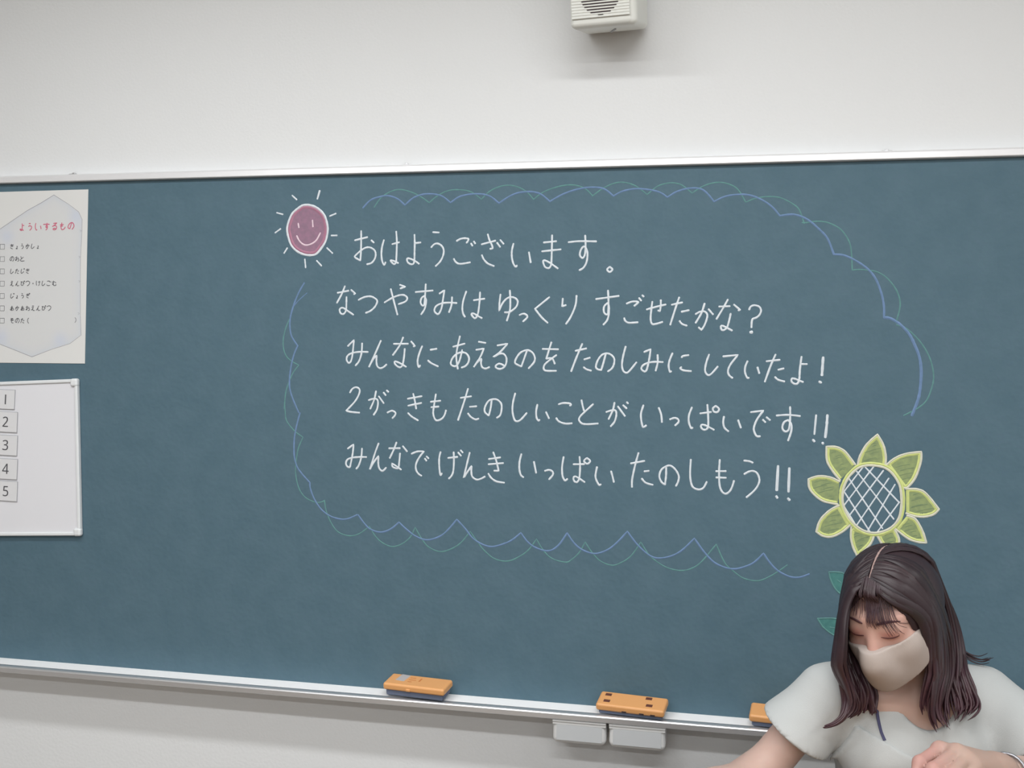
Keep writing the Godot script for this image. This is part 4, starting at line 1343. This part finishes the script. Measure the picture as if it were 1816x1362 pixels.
const LINE4 := [
	["２", "1873,1373 1885,1391 1904,1398 1920,1388 1917,1364 1897,1330 1856,1287! 1880,1282 1922,1279"],
	["が", "1966,1339 1986,1345 2006,1344 2012,1326 2007,1296 1992,1271 | 2001,1382 1993,1342 1975,1299 | 2015,1358 2040,1326 | 2038,1376 2049,1363 | 2053,1386 2062,1379"],
	["っ", "2059,1283 2081,1292 2098,1283 2095,1270 2084,1258"],
	["き", "2156,1349 2224,1362 | 2159,1317 2223,1331 | 2182,1373 2191,1339 2198,1304 | 2159,1283 2177,1267 2208,1250"],
	["も", "2291,1373 2284,1325 2280,1286 2289,1258 2302,1252 2322,1261 2334,1277 2341,1300 | 2267,1337 2314,1343 | 2270,1312 2306,1316"],
	["た", "2409,1358 2459,1366 | 2443,1401 2425,1338 2399,1256 | 2453,1318 2485,1321 | 2445,1288 2459,1272 2481,1261 2496,1265"],
	["の", "2555,1350 2551,1314 2543,1280! 2525,1295 2524,1317 2540,1346 2563,1355 2583,1352 2600,1335 2602,1309 2596,1283 2581,1271"],
	["し", "2664,1384 2654,1339 2653,1301 2662,1266 2675,1257 2693,1266 2719,1296"],
	["い", "2767,1335 2762,1303 2765,1274 2774,1262 2778,1267 | 2807,1302 2821,1274"],
	["こ", "2864,1338 2885,1344 2913,1343 2920,1338 2914,1332 | 2854,1276 2867,1261 2896,1252 2926,1254"],
	["と", "2967,1359 2972,1336 2979,1312 | 3020,1342 2984,1308 2962,1285 2958,1269 2972,1254 3001,1252 3043,1256"],
	["が", "3079,1308 3100,1315 3119,1316 3124,1298 3117,1267 3100,1245 | 3115,1351 3108,1317 3090,1277 | 3130,1334 3162,1292 | 3153,1340 3169,1326 | 3169,1354 3176,1347"],
	["い", "3243,1342 3233,1307 3234,1279 3239,1254 3244,1245 3257,1253 | 3310,1332 3321,1303 3325,1269"],
	["っ", "3360,1282 3380,1289 3395,1283 3397,1271 3383,1256"],
	["ぱ", "3454,1337 3442,1302 3442,1272 3452,1246 3459,1250 | 3490,1311 3537,1318 | 3520,1350 3524,1304 3525,1258 3517,1242 3502,1242 3494,1254 3499,1262 3517,1258 3550,1241 | 3556,1345 3570,1333 3564,1319 3549,1320 3544,1334 3556,1345"],
	["い", "3592,1300 3589,1275 3595,1251 3612,1236 | 3652,1286 3664,1253"],
	["で", "3705,1321 3758,1329! 3732,1291 3719,1254 3724,1230 3733,1218 3746,1218 | 3756,1290 3767,1279 | 3771,1301 3786,1289"],
	["す", "3813,1309 3861,1313 3911,1309 | 3869,1348 3870,1300 3866,1255 3856,1242 3844,1245 3838,1260 3845,1281 3861,1291! 3875,1273 3875,1243 3863,1203"],
	["！", "3977,1315 3971,1233 | w4.9 3965,1209 3973,1201"],
	["！", "w5.5 4023,1316 4021,1274 4016,1221 | w6.1 4005,1195 4009,1197"],
]
const LINE5 := [
	["み", "1868,1110 1896,1130! 1893,1092 1885,1046 1879,1024 1866,1027 1860,1042 1868,1059 1892,1068 1926,1072 1961,1073 | 1938,1113 1935,1071 1924,1034 1912,1017"],
	["ん", "2019,1139 2002,1092 1979,1016! 1996,1049 2020,1080! 2019,1050 2024,1024 2038,1011 2049,1017 2058,1027"],
	["な", "2070,1117 2124,1119 | 2106,1146 2093,1111 2075,1072 | 2137,1129 2158,1105 | 2124,1096 2121,1053 2117,1027 2100,1027 2088,1034 2086,1047! 2103,1038 2131,1020"],
	["で", "2180,1095 2207,1106 2239,1108! 2215,1076 2202,1046 2204,1020 2216,1003 2230,995 | 2244,1075 2252,1065 | 2252,1085 2262,1076"],
	["げ", "2319,1108 2313,1079 2314,1040 2320,1002 2327,1010 | 2355,1081 2400,1087 | 2381,1109 2383,1068 2381,1023 2373,1000 2361,987 | 2402,1108 2416,1093 | 2414,1118 2424,1108"],
	["ん", "2457,1109 2445,1057 2431,993! 2451,1025 2467,1048! 2466,1026 2471,1000 2491,987 2511,991 2531,1002"],
	["き", "2547,1082 2601,1091 | 2546,1058 2615,1066 | 2567,1114 2582,1075 2594,1030! 2573,1030 | 2546,1016 2560,997 2584,982 2621,977"],
	["い", "2698,1110 2690,1075 2690,1040 2697,1015 2709,1005 | 2756,1077 2767,1027"],
	["っ", "2807,1037 2826,1042 2842,1035 2843,1020 2827,1000"],
	["ぱ", "2891,1103 2885,1059 2887,1021 2894,1003 2901,997 2910,1005 | 2936,1071 2985,1073 | 2963,1106 2966,1062 2964,1014 2955,993 2942,995 2937,1009 2945,1017 2964,1008 2988,993 | 2996,1101 3011,1088 2998,1075 2983,1087 2996,1101"],
	["い", "3042,1063 3036,1026 3040,1005 3053,983 3062,987 | 3105,1046 3112,1023 3118,998"],
	["た", "3192,1083 3252,1096 | 3225,1131 3211,1076 3199,1013 3199,979 | 3252,1050 3272,1053 | 3241,1018 3259,1000 3290,992"],
	["の", "3347,1071 3347,1034 3343,995! 3328,1006 3318,1030 3325,1058 3344,1074 3365,1079 3387,1063 3402,1036 3400,1011 3391,991"],
	["し", "3453,1109 3451,1053 3454,1016 3464,989 3488,979 3509,987 3523,1014"],
	["も", "3577,1112 3575,1057 3578,1002 3589,974 3605,965 3621,976 3631,995 3639,1023 | 3562,1061 3604,1063 | 3563,1034 3605,1034"],
	["う", "3680,1111 3702,1109 3717,1103 | 3682,1053 3703,1065 3721,1067 3737,1057 3746,1030 3738,1002 3719,977 3693,953"],
	["！", "w5.5 3823,1093 3819,988 | w4.9 3817,963 3823,954"],
	["！", "w5.5 3870,1085 3868,984 | w5.5 3866,955 3874,947"],
]
const SUN := [
	["outline", "w4.9 1643,2260 1675,2252 1706,2233 1729,2206 1742,2170 1746,2135 1738,2091 1720,2059 1692,2027 1664,2020 1629,2024 1594,2039 1565,2066 1549,2102 1540,2144 1547,2182 1565,2220 1596,2246 1618,2258 1643,2260"],
	["eye", "1596,2172 1600,2152"],
	["eye", "1668,2186 1671,2155"],
	["mouth", "1590,2113 1603,2090 1622,2073 1644,2068 1672,2077 1692,2094 1709,2125"],
	["ray", "1562,2306 1586,2285"],
	["ray", "w4.4 1701,2326 1690,2287"],
	["ray", "1485,2225 1517,2216"],
	["ray", "1507,2148 1479,2129"],
	["ray", "1543,2056 1527,2031"],
	["ray", "1633,2002 1638,1961"],
	["ray", "1693,1994 1718,1969"],
	["ray", "1743,2054 1772,2028"],
	["ray", "1764,2112 1793,2112"],
	["ray", "1754,2204 1785,2216"],
]
const FLOWER := [
	["petal", "4149,1107 4158,1147 4185,1197 4227,1239! 4251,1195 4262,1146 4260,1111"],
	["petal", "4266,1113 4295,1139 4341,1161 4402,1171! 4401,1130 4381,1064 4351,1022 4335,1018"],
	["petal", "4343,1014 4389,1014 4424,997 4475,934! 4456,913 4422,901 4383,901 4345,912"],
	["petal", "4349,902 4383,889 4411,842 4427,792! 4392,794 4354,807 4303,845"],
	["petal", "4230,817 4250,781 4277,746 4297,739! 4316,772 4319,805 4299,845"],
	["petal", "4127,845 4126,800 4136,759 4153,723! 4191,758 4211,787 4220,817"],
	["petal", "4077,934 4039,912 4000,868 3985,818! 4013,801 4049,800 4092,823 4123,853"],
	["petal", "4077,1035 4037,1052 3989,1055 3950,1041! 3954,1003 3979,971 4015,948 4071,938"],
	["petal", "4079,1041 4049,1077 4024,1122 4021,1182! 4063,1181 4099,1161 4139,1109"],
	["centre", "4210,1108 4253,1101 4286,1079 4314,1037 4324,997 4326,940 4316,888 4287,850 4249,830 4214,824 4179,831 4145,852 4113,890 4093,938 4090,980 4096,1017 4118,1061 4152,1095 4182,1106 4210,1108"],
	["lattice", "4177,1102 4317,956 | 4142,1085 4297,885 | 4112,1053 4253,843 | 4094,996 4202,828 | 4097,930 4147,850 | 4171,1100 4092,988 | 4214,1103 4096,934 | 4253,1088 4117,890 | 4275,1056 4147,850 | 4300,1031 4194,832 | 4319,958 4233,829"],
	["stem", "4213,742 4219,644 4219,522 4226,377 4227,158"],
	["leaf", "4039,649! 4070,651 4103,645 4131,615 4151,553! 4118,548 4083,563 4059,591 4044,625"],
	["leaf", "3996,449! 4032,453 4063,454 4087,449 4125,431 4144,391! 4111,376 4078,378 4045,394 4016,417"],
	["vein", "4072,618 4089,607"],
	["vein", "4047,416 4073,413"],
]
const BLUE := [
	["a", "1919,2240 1956,2276 2004,2291 2042,2294 2087,2279 2124,2249! 2163,2281 2210,2297 2264,2297 2305,2285 2343,2256! 2386,2283 2439,2293 2492,2292 2532,2280 2572,2249! 2618,2278 2663,2295 2722,2298 2767,2285 2807,2252! 2864,2283 2921,2302 2985,2312 3048,2305 3094,2271"],
	["a", "3094,2271 3136,2292 3192,2301 3248,2296 3298,2283 3332,2260! 3372,2284 3421,2297 3469,2296 3500,2278 3534,2237! 3579,2258 3633,2266 3686,2262 3740,2239 3782,2208 3812,2172"],
	["a", "w4.4 3814,2170 3853,2175 3888,2171 3932,2150 3976,2111 4012,2070 4039,2002! 4077,1998 4116,1981 4168,1947 4207,1902 4233,1839 4245,1781 4246,1732"],
	["a", "w5.9 4246,1733 4274,1728 4313,1702 4347,1664 4371,1616 4390,1564 4397,1508 4395,1448 4387,1392 4363,1322"],
	["a", "1633,1889 1605,1841 1583,1787 1567,1730 1564,1685 1572,1641 1587,1615 1606,1590! 1590,1553 1577,1504 1569,1442 1570,1389 1588,1336 1618,1274"],
	["a", "w2.2 1648,1841 1606,1805 1583,1779"],
	["a", "1625,1272 1609,1210 1600,1158 1598,1106 1602,1059 1618,1013 1649,976 1682,944! 1685,916 1707,866 1742,820 1788,790 1838,778 1877,782 1921,802"],
	["a", "1925,802 1961,759 1989,737 2038,726 2085,742 2126,776! 2167,742 2209,715 2263,701 2323,720 2363,754 2402,801! 2443,761 2477,721 2523,694 2570,685 2628,702 2667,723 2702,754! 2732,717 2772,690 2830,679 2874,705 2913,762"],
	["a", "2913,763 2944,721 2983,691 3040,677 3096,697 3139,733 3182,782! 3220,734 3264,693 3307,672 3363,679 3417,707 3474,765! 3514,712 3557,668 3605,646 3653,642 3706,660 3736,680 3768,715! 3795,677 3830,643 3878,621 3918,620 3959,636"],
]
const GREEN := [
	["a", "1974,2242 2005,2284 2052,2313 2100,2322 2155,2308 2203,2284 2241,2258! 2285,2292 2338,2313 2398,2313 2445,2301 2489,2268! 2525,2303 2571,2324 2617,2330 2663,2319 2702,2296 2732,2263! 2774,2294 2831,2315 2889,2325 2934,2320 2972,2302 3001,2273"],
	["a", "2999,2273 3048,2307 3098,2328 3142,2330 3192,2313 3243,2274! 3285,2308 3322,2321 3359,2323 3396,2311 3439,2276! 3481,2303 3524,2318 3566,2320 3608,2307 3638,2284 3669,2232! 3716,2249 3770,2254 3817,2247 3864,2222 3894,2194 3915,2136"],
	["a", "3906,2139 3928,2139 3950,2143 3985,2143 4019,2135 4063,2110 4094,2069 4109,2023 4115,1934! 4143,1936 4177,1933 4219,1924 4258,1897 4292,1852 4308,1808 4308,1768 4294,1710"],
	["a", "4296,1702 4324,1694 4358,1668 4397,1624 4428,1569 4443,1517 4446,1473 4437,1429 4419,1385 4386,1353 4331,1321"],
	["a", "1561,1716 1543,1672 1532,1619 1535,1574 1550,1539 1579,1515 1613,1498! 1585,1460 1563,1411 1550,1366 1546,1316 1544,1291"],
	["a", "1546,1308 1549,1280 1558,1233 1599,1186 1642,1157! 1621,1107 1613,1064 1608,1017 1612,965 1630,910 1661,873 1707,853 1737,853 1759,863"],
	["a", "1757,859 1768,810 1793,758 1829,717 1886,702 1934,715 1982,750! 2010,709 2046,678 2094,662 2141,676 2182,710 2204,756! 2236,706 2270,669 2325,650 2378,665 2424,696 2466,749! 2504,700 2537,663 2584,630 2643,623 2695,645 2739,679 2774,729! 2810,676 2850,644 2911,632 2939,648 2970,679 2995,726"],
	["a", "2995,726 3027,681 3065,645 3116,629 3159,644 3202,677 3242,738! 3276,687 3314,655 3363,630 3419,622 3467,635 3509,668 3568,744! 3605,667 3641,633 3689,602 3749,596 3796,617 3830,640 3868,670"],
]
# printed letters in a 100 x 100 box
const GLYPHS := {
	"よ": "51,93 53,68 53,44 53,21 49,9 38,7 26,13 22,21 26,24 39,22 56,16 72,7 | 55,68 78,70",
	"う": "33,93 54,92 | 28,55 38,63 51,64 64,58 72,47 70,33 61,19 45,7",
	"い": "15,93 8,66 9,40 16,17 27,7 32,13 | 83,60 92,22",
	"す": "8,77 41,79 92,78 | 58,93 60,67 59,47 55,39 49,37 44,44 45,55 51,63 57,65 65,54 66,40 62,25 54,13 43,7",
	"る": "36,87 83,93! 50,66 17,48! 47,59 67,58 79,44 78,25 67,12 48,7 32,10 29,18 43,25 58,23 71,16",
	"も": "37,93 31,59 27,31 35,11 48,7 68,13 79,25 86,41 | 14,67 60,72 | 17,49 52,53",
	"の": "58,89 47,52 35,15! 22,21 8,33 15,58 33,82 59,93 80,83 92,59 89,36 67,7",
	"き": "18,76 82,85 | 21,54 81,63 | 42,93 50,69 57,44 | 21,30 37,19 66,7",
	"か": "13,58 31,65 49,67 63,57 60,41 50,21 38,7! 26,15 | 50,93 37,62 13,30 | 67,75 87,57",
	"し": "33,93 23,59 19,32 24,13 38,7 51,14 81,42",
	"お": "11,69 58,76 | 34,93 34,67 34,41 33,17! 13,25 15,30! 34,42 52,49 69,50 83,43 89,32 85,20 74,10 57,7 | 72,68 81,62",
	"と": "17,93 22,74 29,56 | 69,79 34,52 12,34 8,21 22,9 50,7 92,10",
	"た": "17,70 60,77 | 47,93 32,58 13,10 | 57,49 87,54 | 50,21 60,13 80,7",
	"え": "34,93 66,90 | 24,67 59,71! 42,43 15,11! 30,27 49,39! 47,25 52,11 68,7 85,12",
	"ん": "62,93 40,56 11,10! 28,34 45,46! 43,30 47,15 60,7 75,10 89,19",
	"つ": "8,75 34,89 63,93 85,80 92,66 83,40 64,18 42,7",
	"あ": "25,65 67,74 | 48,93 39,60 37,36 43,7 | 58,57 50,32 40,17 29,14 17,21 23,35 39,47 58,51 74,47 83,36 80,23 70,15 57,11",
	"け": "15,93 9,72 10,45 16,17 22,23 | 49,73 91,77 | 73,93 76,65 74,33 66,16 55,7",
	"ひ": "10,82 45,88! 22,55 20,25 42,10 66,22 72,55 70,88! 78,65 92,48",
	"む": "10,70 62,76 | 36,94 36,35 24,24 18,38 32,46 38,30 40,12 60,8 86,10 86,32 | 70,72 88,56",
	"そ": "22,88 74,90! 14,58! 90,62! 48,50 36,28 52,10 76,8",
	"じ": "34,90 25,59 21,33 26,16 39,10 51,17 79,42 | 78,95 86,80 | 90,98 97,84",
	"ぎ": "22,73 78,81 | 24,54 77,62 | 43,88 50,67 57,45 | 25,32 39,23 65,12 | 78,95 86,80 | 90,98 97,84",
	"ご": "18,85 32,91 49,93 64,91 63,85 58,78 | 8,24 14,15 26,8 43,7 73,11 | 75,75 81,67 | 86,82 92,75",
	"ぴ": "14,79 46,84! 25,54 23,28 43,14 64,25 70,54 68,84! 75,64 88,48 | 88,98 97,92 90,83 82,90 88,98",
	"ょ": "47,60 48,44 48,29 48,15 45,7 38,6 31,10 29,15 31,17 39,16 50,12 60,7 | 49,44 63,45",
	"・": "44,52 56,52 56,44 44,44",
	"（": "70,98 50,75 46,50 50,25 70,2",
	"）": "30,98 50,75 54,50 50,25 30,2",
}
